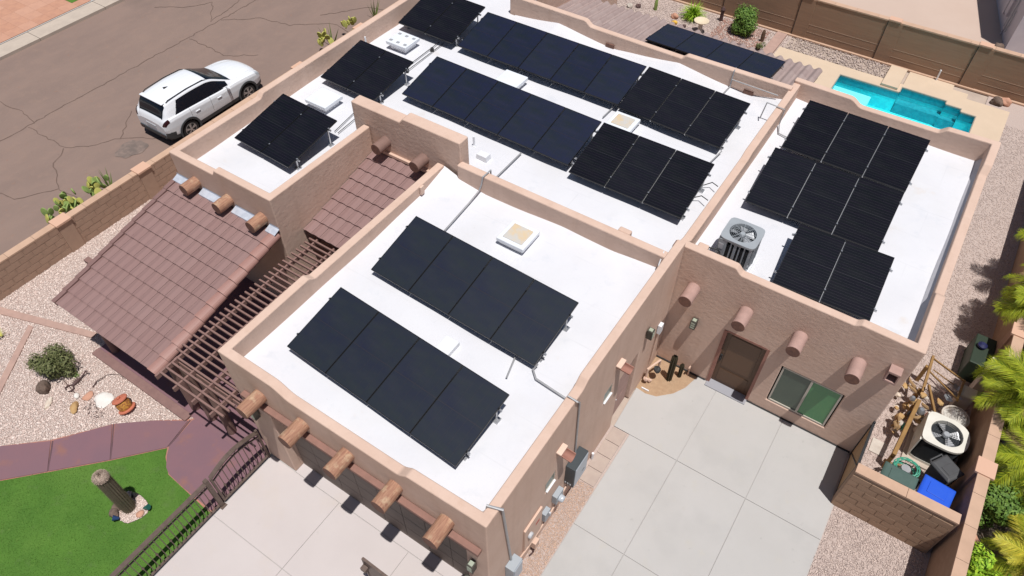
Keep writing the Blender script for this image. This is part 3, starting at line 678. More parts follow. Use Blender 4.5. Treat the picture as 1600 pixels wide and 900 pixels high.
# garage: outer face clockwise with inside on the left -> run counter-clockwise seen from above
gx0, gx1, gy0 = -9.2, -2.9, 3.67
pts = [(gx0, 10.6, 3.97), (gx0, 6.2, 3.98)] + notch((gx0, 6.15), (0, -1), 3.98, 4.10, .2) + [(gx0, gy0, 4.07)]
pts += [(-7.85, gy0, 4.04)] + notch((-7.8, gy0), (1, 0), 4.04, 3.86, .45) + notch((-4.80, gy0), (1, 0), 3.84, 4.0, .28) + [(gx1, gy0, 4.07)]
pts += [(gx1, 6.75, 4.08)] + notch((gx1, 6.75), (0, 1), 4.08, 4.22, .25) + [(gx1, 11.2, 4.22)]
gw = part(path_wall(pts, .2), 'garage_wall', stucco)
cut(gw, [((-8.35, gy0 - .1, -.1), (-3.4, gy0 + .35, 2.6)), ((gx1 - .3, 8.72, -.1), (gx1 + .1, 9.66, 2.02)),
         ((gx1 - .3, 7.93, 2.02), (gx1 + .1, 8.33, 2.42)), ((gx1 - .3, 5.62, 1.84), (gx1 + .1, 6.0, 2.24))])
def rb(o, w=.035):
    bm = bmesh.new(); bm.from_mesh(o.data); bmesh.ops.remove_doubles(bm, verts=bm.verts, dist=.002); bmesh.ops.dissolve_limit(bm, angle_limit=RD(.4), verts=bm.verts, edges=bm.edges); bm.to_mesh(o.data); bm.free()
    o.data.shade_smooth()
    b = o.modifiers.new('bevel', 'BEVEL'); b.width = w; b.segments = 3; b.limit_method = 'ANGLE'; b.angle_limit = RD(50)
    wn = o.modifiers.new('wn', 'WEIGHTED_NORMAL'); wn.weight = 100; wn.mode = 'FACE_AREA'; freeze(o)
rb(gw, .03)
# main wing + west wing
wx0, wy0, wxe = -15.02, 7.2, -11.42
pts = [(wx0, 26, 4.05), (wx0, 10.3, 4.05)] + notch((wx0, 10.25), (0, -1), 4.05, 3.93, .18) + [(wx0, wy0, 3.97)]
pts += [(-13.5, wy0, 3.98)] + notch((-13.42, wy0), (1, 0), 3.98, 4.14, .12) + [(wxe, wy0, 4.14), (wxe, 10.66, 4.08)]
rb(part(path_wall(pts, .2), 'west_wing_wall', stucco))
tw = MB(); prof = [(-12.0, 4.60), (-10.42, 4.60)] + [(q[0], q[2]) for q in notch((-10.42, 0), (1, 0), 4.60, 4.73, .14)] + [(-8.56, 4.73)]
vs = []
for x, z in prof: vs += [(x, 10.7, 0), (x, 10.7, z), (x, 11.05, z), (x, 11.05, 0)]
fs = []
for i in range(len(prof) - 1):
    a, b = 4 * i, 4 * i + 4
    for k in range(4): fs.append((a + k, b + k, b + (k + 1) % 4, a + (k + 1) % 4))
fs += [(0, 1, 2, 3), (4 * len(prof) - 1, 4 * len(prof) - 2, 4 * len(prof) - 3, 4 * len(prof) - 4)]
rb(part(tw.add(vs, fs), 'raised_entry_wall', stucco))
rb(part(MB().box((-8.60, 10.58, 0), (gx1 - .2, 10.79, 4.16)), 'middle_parapet', stucco))
# back parapet of main wing
pts = [(gx1 - .12, 18.52, 4.06), (-6.05, 18.52, 4.02)] + notch((-6.1, 18.52), (-1, 0), 4.02, 3.90, .16) + [(-9.2, 18.52, 3.93)] + notch((-9.25, 18.52), (-1, 0), 3.93, 4.08, .25) + [(-12.03, 18.52, 4.10), (-12.03, 26, 4.1)]
pts2 = [(x, y, z) for x, y, z in pts]
bk = path_wall(pts2, .2); rb(part(bk, 'rear_wall', stucco))
# east block D (own four walls)
dx0, dx1, dy0, dy1 = -3.10, 2.16, 11.22, 18.98
pts = [(dx0, 19.05, 3.99), (dx0, 15.3, 4.0)] + notch((dx0, 15.25), (0, -1), 4.0, 3.93, .3) + [(dx0, 11.6, 3.95), (dx0, dy0, 4.07)]
pts += [(-1.78, dy0, 4.07)] + notch((-1.75, dy0), (1, 0), 4.07, 3.93, .18) + [(.78, dy0, 3.93)] + notch((.80, dy0), (1, 0), 3.93, 4.02, .15) + [(dx1, dy0, 3.99)]
pts += [(dx1, 12.9, 3.97)] + notch((dx1, 12.95), (0, 1), 3.97, 3.80, .25) + [(dx1, 17.7, 3.82)] + notch((dx1, 17.7), (0, 1), 3.82, 4.02, .3) + [(dx1, dy1, 4.08)]
pts += [(.98, dy1, 4.05)] + notch((.95, dy1), (-1, 0), 4.05, 3.90, .22) + [(-1.15, dy1, 3.88)] + notch((-1.2, dy1), (-1, 0), 3.88, 4.05, .35) + [(dx0 + .001, dy1, 4.07)]
# outline runs the other way round: west side going south, south side going east -> interior on the left
dw = part(path_wall(pts, .2), 'east_block_wall', stucco)
cut(dw, [((-1.47, dy0 - .1, -.1), (-.47, dy0 + .3, 2.10)), ((-.06, dy0 - .1, .42), (1.36, dy0 + .3, 1.80))])
rb(dw, .03)

# roof surfaces with crickets (raised saddles between the drains)
def roof(name, x0, x1, y0, y1, z, cr=(), nx=60, ny=60):
    mb = MB(); vs = []
    for j in range(ny + 1):
        for i in range(nx + 1):
            x = x0 + (x1 - x0) * i / nx; y = y0 + (y1 - y0) * j / ny; zz = z + .012 * sin(x * 1.3 + y * .7) + .008 * sin(x * 3.1 - y * 2.3)
            for (ax, px, hw, dep, h) in cr:     # ax: which edge
                e = {'n': y1 - y, 's': y - y0, 'e': x1 - x, 'w': x - x0}[ax]; a = x if ax in 'ns' else y
                k = max(0, 1 - abs(a - px) / hw - e / dep); zz += h * k
            vs.append((x, y, zz))
    fs = [(j * (nx + 1) + i, j * (nx + 1) + i + 1, (j + 1) * (nx + 1) + i + 1, (j + 1) * (nx + 1) + i) for j in range(ny) for i in range(nx)]
    o = part(mb.add(vs, fs), name, membrane, smooth=True); return o
roof('garage_roof', -9.02, -3.08, 3.85, 10.62, RG, [('n', -5.6, 2.4, 1.6, .10), ('n', -9.0, 1.3, 1.0, .20), ('n', -3.1, 1.2, 1.2, .18), ('w', 10.5, 3, .5, .1)])
roof('main_roof', -12.02, -3.0, 10.75, 18.4, RB, [('n', -10.4, 1.9, 1.7, .26), ('n', -6.3, 2.1, 1.9, .28), ('n', -3.1, 1.0, 1.0, .25)], 110, 90)
roof('west_wing_roof', -14.85, -11.55, 7.35, 10.75, RB)
roof('west_strip_roof', -14.85, -12.02, 10.75, 26, RB, (), 20, 100)
roof('east_block_roof', -2.95, 2.0, 11.38, 18.84, RB - .0, [('n', -3.1, 1.6, 1.2, .12)])

# cant strips (white curbs at the base of the parapets) where the photograph shows them
part(MB().box((1.78, 11.42, RB - .02), (1.955, 18.80, RB + .10), 0).prism([(0, 0), (0, 0), (0, 0)], 0, 0) if False else MB().add(
    [(1.85, 11.42, RB), (1.96, 11.42, RB), (1.96, 11.42, RB + .14), (1.85, 18.78, RB), (1.96, 18.78, RB), (1.96, 18.78, RB + .14)], [(0, 2, 5, 3), (0, 1, 2), (3, 5, 4)]), 'cant_strip', mat('grey_cant_strip', (.56, .55, .58), .8, (.50, .49, .52), scale=4))
for p, r in ():
    n = 18; mb = MB(); mb.add([(p[0] + r * (1 + .25 * sin(3 * a)) * cos(a), p[1] + 1.2 * r * (1 + .2 * cos(2 * a)) * sin(a), RB + .03) for a in [2 * pi * i / n for i in range(n)]], [tuple(range(n))]); part(mb, 'stain', stain_m)

# vigas (log beam ends)
def viga(x, ywall, z, length, r, m, cutm=viga_cut, axis='y'):
    mb = MB(); n = 18; rnd = random.Random(int(x * 77)); prof = []
    for i in range(6):
        t_ = i / 5; prof.append(((r * (1 + rnd.uniform(-.025, .025))), -.05 + (length + .05) * t_))
    d = (0, -1, 0)
    mb.lathe((x, ywall, z), prof, n, d)
    o = part(mb, 'viga', m, smooth=True)
    MB().lathe((x, ywall - length - .001, z), [(r * .97, 0), (r * .93, .004)], n, d).build('cut_face', cutm, o)
for x in (-8.28, -7.15, -6.02, -4.88, -3.74): viga(x, gy0, 3.30, .50, .158, viga_wood)
for x in (-2.47, -1.22, 0.0, 1.24): viga(x, dy0, 2.98, .50, .155, viga_pale)
for x in (-14.25, -13.07, -11.90): viga(x, wy0, 3.36, .42, .155, viga_wood)
for x in (-10.95, -9.72): viga(x, 10.7, 3.78, .42, .155, viga_dark)

header_m = mat('header_brown', (.27, .145, .115), .8, (.22, .12, .095), scale=5)
# garage front: header beam, door in panels, side piers come from the wall
part(MB().box((-8.86, gy0 - .13, 2.90), (-3.02, gy0 - .002, 3.0)), 'header_beam', header_m, bevel=.012)
gd = part(MB().box((-8.35, gy0 + .25, 0), (-3.4, gy0 + .31, 2.72)), 'garage_door', garage_m)
for j in range(5):
    for i in range(8):
        x0 = -8.33 + i * .6165; MB().box((x0 + .005, gy0 + .236, .03 + j * .53), (x0 + .611, gy0 + .251, .03 + j * .53 + .515)).build('door_panel', garage_m, gd, bevel=.006, seg=1)
part(MB().box((-8.55, gy0 + .19, 0), (-8.352, gy0 + .35, 2.7)), 'door_jamb', stucco); part(MB().box((-3.398, gy0 + .19, 0), (-3.2, gy0 + .35, 2.7)), 'door_jamb', stucco); part(MB().box((-8.35, gy0 + .19, 2.6), (-3.4, gy0 + .35, 2.8)), 'door_lintel', stucco)
# wall light boxes
def wall_light(x, y, z, nx, ny):
    t = part(MB().box((x - .07, y - .07, z - .14), (x + .07, y + .07, z + .14)), 'wall_light', fixt_m, bevel=.01)
    lb = MB()
    for k in range(3):
        zz = z - .10 + k * .075
        if abs(ny) > 0: lb.box((x - .05, y + ny * .072 - .003, zz), (x + .05, y + ny * .072 + .003, zz + .05))
        else: lb.box((x + nx * .072 - .003, y - .05, zz), (x + nx * .072 + .003, y + .05, zz + .05))
    lb.box((x - .045, y - .045, z + .141), (x + .045, y + .045, z + .147)); lb.build('light_lens', lens_m, t)
wall_light(-8.74, gy0 - .09, 2.30, 0, -1); wall_light(-3.22, gy0 - .09, 2.1, 0, -1)
wall_light(-2.22, dy0 - .09, 1.93, 0, -1); wall_light(gx1 + .09, 9.86, 2.5, 1, 0)

# east front door with panels
d = part(MB().box((-1.44, dy0 + .10, 0.02), (-.50, dy0 + .15, 2.08)), 'front_door', door_m)
MB().box((-1.34, dy0 + .086, .16), (-.60, dy0 + .101, .62)).build('door_panel', door_m, d, bevel=.012, seg=1)
MB().box((-1.34, dy0 + .086, .74), (-.60, dy0 + .101, 1.92)).build('door_panel', door_m, d, bevel=.012, seg=1)
MB().box((-1.42, dy0 + .07, .92), (-1.37, dy0 + .10, 1.14)).tube([(-1.39, dy0 + .03, .96), (-1.39, dy0 + .03, 1.08)], .013, 6).build('door_handle', black_p, d)
part(MB().box((-1.52, dy0 - .02, 0), (-1.44, dy0 + .12, 2.12)).box((-.50, dy0 - .004, 0), (-.43, dy0 + .12, 2.12)).box((-1.44, dy0 - .004, 2.08), (-.50, dy0 + .12, 2.14)), 'door_frame', red_trim)
part(MB().box((-1.5, dy0 - .16, 0), (-.45, dy0 + .1, .05)), 'door_sill', mat('grey_threshold', (.30, .30, .33), .7))
# window: sliding pair
w = part(MB().box((-.03, dy0 + .02, .44), (1.33, dy0 + .07, .48)).box((-.03, dy0 + .02, 1.745), (1.33, dy0 + .07, 1.785)).box((-.03, dy0 + .02, .48), (.01, dy0 + .07, 1.745)).box((1.29, dy0 + .02, .48), (1.33, dy0 + .07, 1.745)).box((.63, dy0 + .015, .48), (.68, dy0 + .065, 1.745)), 'window', window_frame)
MB().box((.01, dy0 + .045, .48), (.63, dy0 + .055, 1.745)).build('pane', glass_grey, w)
MB().box((.68, dy0 + .04, .48), (1.29, dy0 + .05, 1.745)).build('pane', glass_green, w)
# weep line at the base of the walls
part(MB().box((-.45, dy0 - .03, 0.0), (2.1, dy0 - .001, .05)).box((-2.9, dy0 - .03, 0), (-1.55, dy0 - .001, .05)), 'base_trim', black_p)
# garage side door and small windows
d = part(MB().box((gx1 - .14, 8.76, .02), (gx1 - .10, 9.62, 1.99)), 'side_door', viga_pale)
for z0, z1 in ((.15, .7), (.82, 1.85)): MB().box((gx1 - .101, 8.86, z0), (gx1 - .088, 9.52, z1)).build('door_panel', viga_pale, d, bevel=.01, seg=1)
MB().tube([(gx1 - .07, 8.84, 1.0), (gx1 - .03, 8.84, 1.0)], .02, 8).build('door_handle', alu, d)
for (y0, y1, z0, z1) in ((7.95, 8.31, 2.04, 2.40), (5.64, 5.98, 1.86, 2.22)):
    w = part(MB().box((gx1 - .06, y0, z0), (gx1 - .012, y1, z0 + .02)).box((gx1 - .06, y0, z1 - .02), (gx1 - .012, y1, z1)).box((gx1 - .06, y0, z0 + .02), (gx1 - .012, y0 + .02, z1 - .02)).box((gx1 - .06, y1 - .02, z0 + .02), (gx1 - .012, y1, z1 - .02)), 'window', window_frame)
    MB().box((gx1 - .04, y0 + .02, z0 + .02), (gx1 - .025, y1 - .02, z1 - .02)).build('pane', glass_grey, w)
    MB().box((gx1 - .011, y0 + .005, z0 - .0), (gx1 + .03, y1 - .005, z0 + .012)).build('sill', white_paint, w)
# canales: half pipe roof drains
def canale(x, y, z, dx, dy, L=.30, r=.11):
    mb = MB(); n = 10; vs = []; D = Vector((dx, dy, 0)); S = Vector((-dy, dx, 0))
    for e in (-.06, L):
        for rr in (r, r - .018):
            for k in range(n + 1):
                a = pi * k / n; p = Vector((x, y, z)) + D * e + S * cos(a) * rr - Vector((0, 0, sin(a) * rr)) - Vector((0, 0, .03 * (e > 0))); vs.append(p)
    m_ = n + 1; fs = []
    for k in range(n):
        fs += [(k, k + 1, 2 * m_ + k + 1, 2 * m_ + k), (m_ + k, 3 * m_ + k, 3 * m_ + k + 1, m_ + k + 1), (2 * m_ + k, 2 * m_ + k + 1, 3 * m_ + k + 1, 3 * m_ + k)]
    fs += [(0, 2 * m_, 3 * m_, m_), (n, m_ + n, 3 * m_ + n, 2 * m_ + n)]
    mb.add(vs, fs); c = part(mb, 'canale', red_trim, smooth=True)
    a_ = Vector((x, y, z)) + D * .05; b_ = Vector((x, y, z)) + D * .13
    MB().beam(a_ + Vector((0, 0, .03)) - S * .13, a_ + Vector((0, 0, .03)) + S * .13, .12, .05).build('flange', stucco_cap, c, bevel=.01, seg=1)
canale(gx1, 8.42, 3.0, 1, 0); canale(gx1, 6.05, 3.0, 1, 0)
# rectangular scupper box on the east wall
sc_ = part(MB().box((1.76, dy0 - .22, 3.30), (2.0, dy0 + .02, 3.36)).box((1.76, dy0 - .22, 3.08), (1.79, dy0 + .02, 3.3)).box((1.97, dy0 - .22, 3.08), (2.0, dy0 + .02, 3.30)).box((1.76, dy0 - .22, 3.02), (2.0, dy0 + .02, 3.08)), 'scupper', viga_pale, bevel=.006)
for x in (-8.55, -4.12): part(MB().box((x - .14, 18.28, RB + .0), (x + .14, 18.335, RB + .14)), 'scupper', viga_cut)
part(MB().box((dx0 - .09, dy0 + .02, 3.75), (dx0 + .0, dy0 + .22, 3.93)), 'scupper', viga_cut)
# skylights, curbs
def skylight(cx, cy, w, l, z0, h, over, top, label=None, patches=False, rz=0.0):
    s = part(MB().box((cx - w / 2, cy - l / 2, z0), (cx + w / 2, cy + l / 2, z0 + h), rz), 'skylight', white_paint, bevel=.01)
    if label: s['label'] = label
    lid = MB().box((cx - w / 2 - over, cy - l / 2 - over, z0 + h), (cx + w / 2 + over, cy + l / 2 + over, z0 + h + .11), rz).build('lid', skylight_m, s, bevel=.02)
    if top == 'dirty':
        MB().box((cx - w / 2 + .04, cy - l / 2 + .04, z0 + h + .11), (cx + w / 2 - .04, cy + l / 2 - .04, z0 + h + .125), rz, top=.94).build('dome', dirty_m, s, bevel=.01)
    if patches:
        mb = MB()
        for i in range(3):
            for j in range(2):
                px, py = cx - .27 + i * .27, cy - .22 + j * .42; mb.box((px - .05, py - .045, z0 + h + .111), (px + .05, py + .045, z0 + h + .118))
        mb.build('patch', patch_m, s)
    return s
skylight(-13.70, 11.28, .58, .52, RB, .15, .09, 'plain')
skylight(-13.82, 14.85, .58, .52, RB, .15, .09, 'plain', patches=True)
skylight(-6.26, 9.72, .60, .60, RG, .10, .06, 'dirty')
skylight(-6.36, 14.98, .60, .56, RB, .10, .06, 'dirty')
skylight(-9.95, 14.95, .60, .56, RB, .12, .07, 'plain')
part(MB().box((-5.95, 6.15, RG), (-5.62, 6.62, RG + .10), .0), 'roof_vent', white_paint, bevel=.01)
part(MB().box((-8.88, 11.72, RB), (-8.55, 11.95, RB + .15), top=.9), 'roof_vent', white_paint, bevel=.01)
for (x, y, z, h) in ((-9.20, 12.1, RB, .32), (-15.69 + .95, 14.2, RB, .35), (-14.2, 14.0, RB, .0), (-4.25, 11.3, RB, .30), (-4.75, 11.2, RB, .08)):
    if h: part(MB().lathe((x, y, z), [(.07, 0), (.06, .02), (.028, .05), (.028, h)], 10), 'vent_pipe', white_paint, smooth=True)
part(MB().box((-4.35, 10.80, RB), (-4.05, 10.95, 4.14)), 'pipe_cover', stucco, bevel=.03)
part(MB().box((-2.72, dy0 + .21, RB), (-2.48, dy0 + .40, 4.0)), 'pipe_cover', stucco, bevel=.03)
part(MB().box((-8.99, 9.6, 3.75), (-8.93, 9.72, 3.98)), 'pipe_cover', stucco_cap, bevel=.01)

# ------------------------------------------------------------------ conduits (on the house)
def conduit(pts, r=.016, m=conduit_m, name='conduit'): return part(MB().tube(pts, r, 8), name, m, smooth=True)
conduit([(-7.80, 9.0, RG + .07), (-7.88, 10.1, RG + .07), (-7.9, 10.5, RG + .12), (-7.86, 10.56, RG + .3), (-7.80, 10.54, 4.19), (-7.78, 10.84, 4.20), (-7.80, 10.86, 3.6)], .02)
conduit([(-7.98, 11.2, RB + .06), (-7.99, 12.5, RB + .06)], .02)
conduit([(-4.55, 7.1, RG + .06), (-4.38, 6.45, RG + .06)], .018)
conduit([(-4.02, 7.0, RG + .15), (-4.06, 6.9, RG + .05), (-3.9, 6.75, RG + .05), (-3.12, 6.68, RG + .05), (-3.06, 6.66, RG + .1)], .022)
conduit([(-3.06, 6.50, RG + .3), (-3.06, 6.50, 4.11), (-2.86, 6.50, 4.10), (-2.87, 6.62, 3.9), (-2.87, 6.75, 1.72)], .02)
conduit([(-3.09, 3.93, 3.9), (-3.09, 3.97, 4.11), (-2.84, 4.06, 4.10), (-2.87, 4.10, 3.9), (-2.87, 4.35, 1.25)], .026)
conduit([(-12.75, 11.4, RB + .05), (-12.62, 10.5, RB + .05)], .010, black_p); conduit([(-12.55, 11.3, RB + .05), (-12.5, 10.5, RB + .05)], .010, black_p)
conduit([(-12.84, 13.7, RB + .06), (-12.87, 15.6, RB + .06)], .011, black_p); conduit([(-12.98, 13.7, RB + .06), (-13.02, 15.6, RB + .06)], .011, black_p)
conduit([(-4.72, 17.6, RB + .05), (-4.66, 18.28, RB + .1), (-4.66, 18.29, 4.05), (-4.70, 18.56, 4.0)], .018)
conduit([(-4.66, 18.27, 3.80), (-3.30, 18.27, 3.78)], .016)
conduit([(-3.40, 17.3, RB + .1), (-3.36, 17.4, 4.03), (-2.86, 17.36, 4.03), (-2.86, 17.3, 3.6), (-2.75, 17.0, RB + .06), (-2.45, 16.95, RB + .06)], .018)
conduit([(-3.55, 13.9, RB + .1), (-3.38, 14.0, RB + .2), (-3.2, 13.9, 3.7)], .012, black_p); conduit([(-3.6, 13.3, RB + .1), (-3.4, 13.4, RB + .2), (-3.2, 13.3, 3.7)], .012, black_p)
conduit([(-3.20, 10.9, 3.9), (-3.19, 10.72, 4.18), (-3.17, 10.5, 4.0), (-3.12, 10.35, 3.7)], .014, white_paint)
conduit([(-2.6, 11.55, 3.97), (-2.3, 11.62, 3.98), (-2.2, 11.72, 3.75)], .018, black_p)
for x, y in ((-12.87, 13.85), (-12.95, 15.15), (-3.78, 14.35 + .3), (-2.42, 17.0), (-2.45, 14.6)):
    part(MB().box((x - .06, y - .06, RB), (x + .06, y + .06, RB + .11), .4, top=.7), 'conduit_block', jbox_m, bevel=.01)
conduit([(-6.95, 15.9, RB + .08), (-6.97, 15.0, RB + .08)], .018)
conduit([(-3.70, 15.4, RB + .1), (-3.78, 14.7, RB + .1)], .016)

# ------------------------------------------------------------------ electrical gear on the garage side wall
def gear(name, box, m, label, cat, extra=None, bevel=.008):
    o = thing(name, ((box[0][0]), (box[0][1] + box[1][1]) / 2, box[0][2]), label, cat)
    MB().box(*box).build('case', m, o, bevel=bevel); 
    if extra: extra(o)
    return o
X = gx1 + .003
gear('solar_inverter', ((X, 6.42, .95), (X + .22, 6.98, 1.72)), grey_box_d, 'tall charcoal inverter with silver face on the garage side wall', 'inverter',
     lambda o: (MB().box((X + .22, 6.44, .97), (X + .235, 6.96, 1.70)).build('face', grey_box_l, o, bevel=.005, seg=1), [MB().box((X + .02 + k * .06, 6.414, 1.0), (X + .05 + k * .06, 6.42, 1.06)).build('gland', tag_m, o) for k in range(3)], MB().box((X + .235, 6.75, 1.2), (X + .238, 6.85, 1.23)).build('badge', jbox_m, o)))
def meter_x(o):
    MB().lathe((X + .12, 6.05, 1.05), [(.085, 0), (.085, .05), (.07, .10), (.03, .11)], 16, (1, 0, 0)).build('meter_glass', clear_lens, o, smooth=True)
gear('electric_meter', ((X, 5.92, .90), (X + .12, 6.20, 1.22)), grey_box, 'grey electric meter with round glass between inverter and switch box', 'meter', meter_x)
gear('switch_box', ((X, 5.50, .82), (X + .11, 5.70, 1.15)), grey_box, 'small grey disconnect box left of the round meter', 'switch box', lambda o: MB().box((X + .11, 5.62, .95), (X + .15, 5.66, 1.08)).build('lever', tag_m, o))
def panel_x(o):
    MB().box((X + .05, 4.95, .62), (X + .058, 5.42, 1.52)).build('cover', pipe_pink, o, bevel=.004, seg=1)
    MB().lathe((X + .055, 4.98, 1.2), [(.075, 0), (.075, .04), (.06, .06)], 14, (1, 0, 0)).build('meter_glass', tag_m, o)
    MB().box((X + .058, 5.2, 1.2), (X + .06, 5.34, 1.3)).build('warning_label', mat('red_label', (.45, .10, .07), .7), o)
gear('service_panel', ((X, 4.82, .55), (X + .05, 5.46, 1.60)), pipe_pink, 'flush tan service panel on the garage side wall', 'electric panel', panel_x)
gear('utility_cabinet', ((X, 4.18, .60), (X + .20, 4.50, 1.20)), grey_box, 'large grey cabinet near the garage corner', 'cabinet', lambda o: MB().box((X + .2, 4.2, .62), (X + .215, 4.48, 1.18)).build('door', grey_box_l, o, bevel=.004, seg=1))
t = thing('wall_pipe', (X, 4.8, 0), 'pink painted pipe run with small boxes low on the garage wall', 'pipe')
MB().tube([(X + .04, 4.45, .70), (X + .05, 4.9, .62), (X + .05, 5.8, .62), (X + .05, 6.5, .80)], .02, 8).build('pipe', pipe_pink, t)
MB().box((X, 5.1, .25), (X + .14, 5.26, .52)).build('box', pipe_pink, t, bevel=.01)
MB().tube([(X + .08, 5.15, .25), (X + .10, 5.10, .1), (X + .06, 5.0, .02)], .018, 6).build('hose', iron_m, t)
t = thing('cleanout_pipe', (X + .05, 7.75, 0), 'short white capped pipe beside the stepping pavers', 'pipe')
MB().tube([(X + .05, 7.72, 0), (X + .05, 7.72, .28)], .03, 10).build('pipe', white_paint, t)

# planter corner: column cactus, valves
t = thing('column_cactus', (-2.32, 10.72, 0), 'dark dried column cactus in the entry planter', 'cactus')
ribbed(MB(), (-2.32, 10.72, 0), [(.075, 0), (.08, .4), (.085, .8), (.08, .98), (.05, 1.03)], 8, .45).build('stem', cactus_d, t, smooth=True)
ribbed(MB(), (-2.14, 10.95, 0), [(.05, .0), (.06, .45), (.055, .52), (.02, .56)], 8, .45).build('stem', cactus_d, t, smooth=True)
t = thing('valve_manifold', (-2.72, 10.45, 0), 'cluster of cream pipes and valves at the garage wall in the planter', 'pipes')
MB().tube([(-2.80, 10.35, 0), (-2.80, 10.35, .55), (-2.72, 10.55, .58), (-2.66, 10.75, .55), (-2.66, 10.78, 0)], .03, 8).build('pipe', pipe_pink, t, smooth=True)
MB().tube([(-2.86, 10.6, .5), (-2.86, 10.65, 1.7)], .018, 8).build('riser', pipe_pink, t); MB().box((-2.89, 10.6, 1.65), (-2.80, 10.75, 1.95)).build('control_box', white_paint, t, bevel=.008)
MB().rock((-2.62, 10.55, .42), (.09, .09, .09), 3, 2).build('backflow_valve', jbox_m, t)
MB().rock((-2.78, 10.30, .18), (.07, .06, .06), 4, 2).rock((-2.7, 10.38, .10), (.06, .05, .05), 6, 2).build('insulation', pipe_pink, t, smooth=True)
t = thing('hose_bib', (-1.98, 11.1, 0), 'small cream tap standing by the entry wall', 'tap')
MB().tube([(-1.98, 11.12, 0), (-1.98, 11.12, .38), (-1.98, 11.03, .40)], .022, 8).build('pipe', pipe_pink, t)
t = thing('planter_marker', (-2.70, 9.98 + .15, 0), 'pair of small white pegs in the planter soil', 'pegs')
MB().box((-2.78, 10.10, .01), (-2.58, 10.13, .05)).build('peg', white_paint, t)

# ------------------------------------------------------------------ SOLAR ARRAYS
ARR = {'w1': (-14.347, 8.662, 3.747, -0.043, 0.202, 2.018, 1.813, 2, 'k'), 'w2': (-14.463, 11.97, 3.742, -0.027, 0.186, 2.024, 1.76, 2, 'k'),
       'w3': (-14.542, 15.515, 3.747, -0.022, 0.23, 2.106, 1.78, 2, 'k'), 'bn': (-12.209, 15.462, 3.749, 0.001, 0.214, 5.429, 1.647, 5, 'b'),
       'bs': (-12.008, 12.61, 3.747, -0.018, 0.216, 5.399, 1.636, 5, 'b'), 'b3n': (-6.756, 15.378, 3.74, -0.033, 0.215, 3.019, 1.747, 3, 'k'),
       'b3s': (-6.474, 12.311, 3.745, 0.006, 0.225, 3.019, 1.795, 3, 'k'), 'gn': (-8.299, 7.054, 3.84, -0.038, 0.25, 4.269, 1.592, 4, 'g'),
       'gs': (-8.319, 4.579, 3.84, -0.054, 0.22, 4.298, 1.59, 4, 'g'), 'd1': (-2.432, 16.203, 3.748, -0.006, 0.214, 3.073, 1.822, 3, 'k'),
       'd2': (-2.442, 13.725, 3.75, 0.018, 0.217, 3.087, 1.844, 3, 'k'), 'd3': (-0.991, 11.604, 3.741, 0.044, 0.198, 2.042, 1.736, 2, 'k'),
       'pr': (-8.267, 20.342, 2.90, -0.008, -0.151, 4.168, 1.738, 4, 'b')}
LAB = {'w1': 'pair of black solar panels nearest the street corner of the roof', 'w2': 'pair of black solar panels between the plain and the patched skylight',
       'w3': 'pair of black solar panels at the top of the street side roof', 'bn': 'long row of five blue black solar panels along the rear parapet',
       'bs': 'long row of five dark blue solar panels just behind the raised entry wall', 'b3n': 'three black solar panels beside the rear parapet at the right end of the back row',
       'b3s': 'three black solar panels ending the front row on the main roof', 'gn': 'rear row of four slate solar panels on the garage roof by the dusty skylight',
       'gs': 'front row of four slate solar panels on the garage roof', 'd1': 'rearmost three black solar panels on the east roof by the pool side parapet',
       'd2': 'middle row of three black solar panels on the east roof', 'd3': 'two black solar panels at the front edge of the east roof',
       'pr': 'four blue black solar panels lying on the rear porch tiles'}
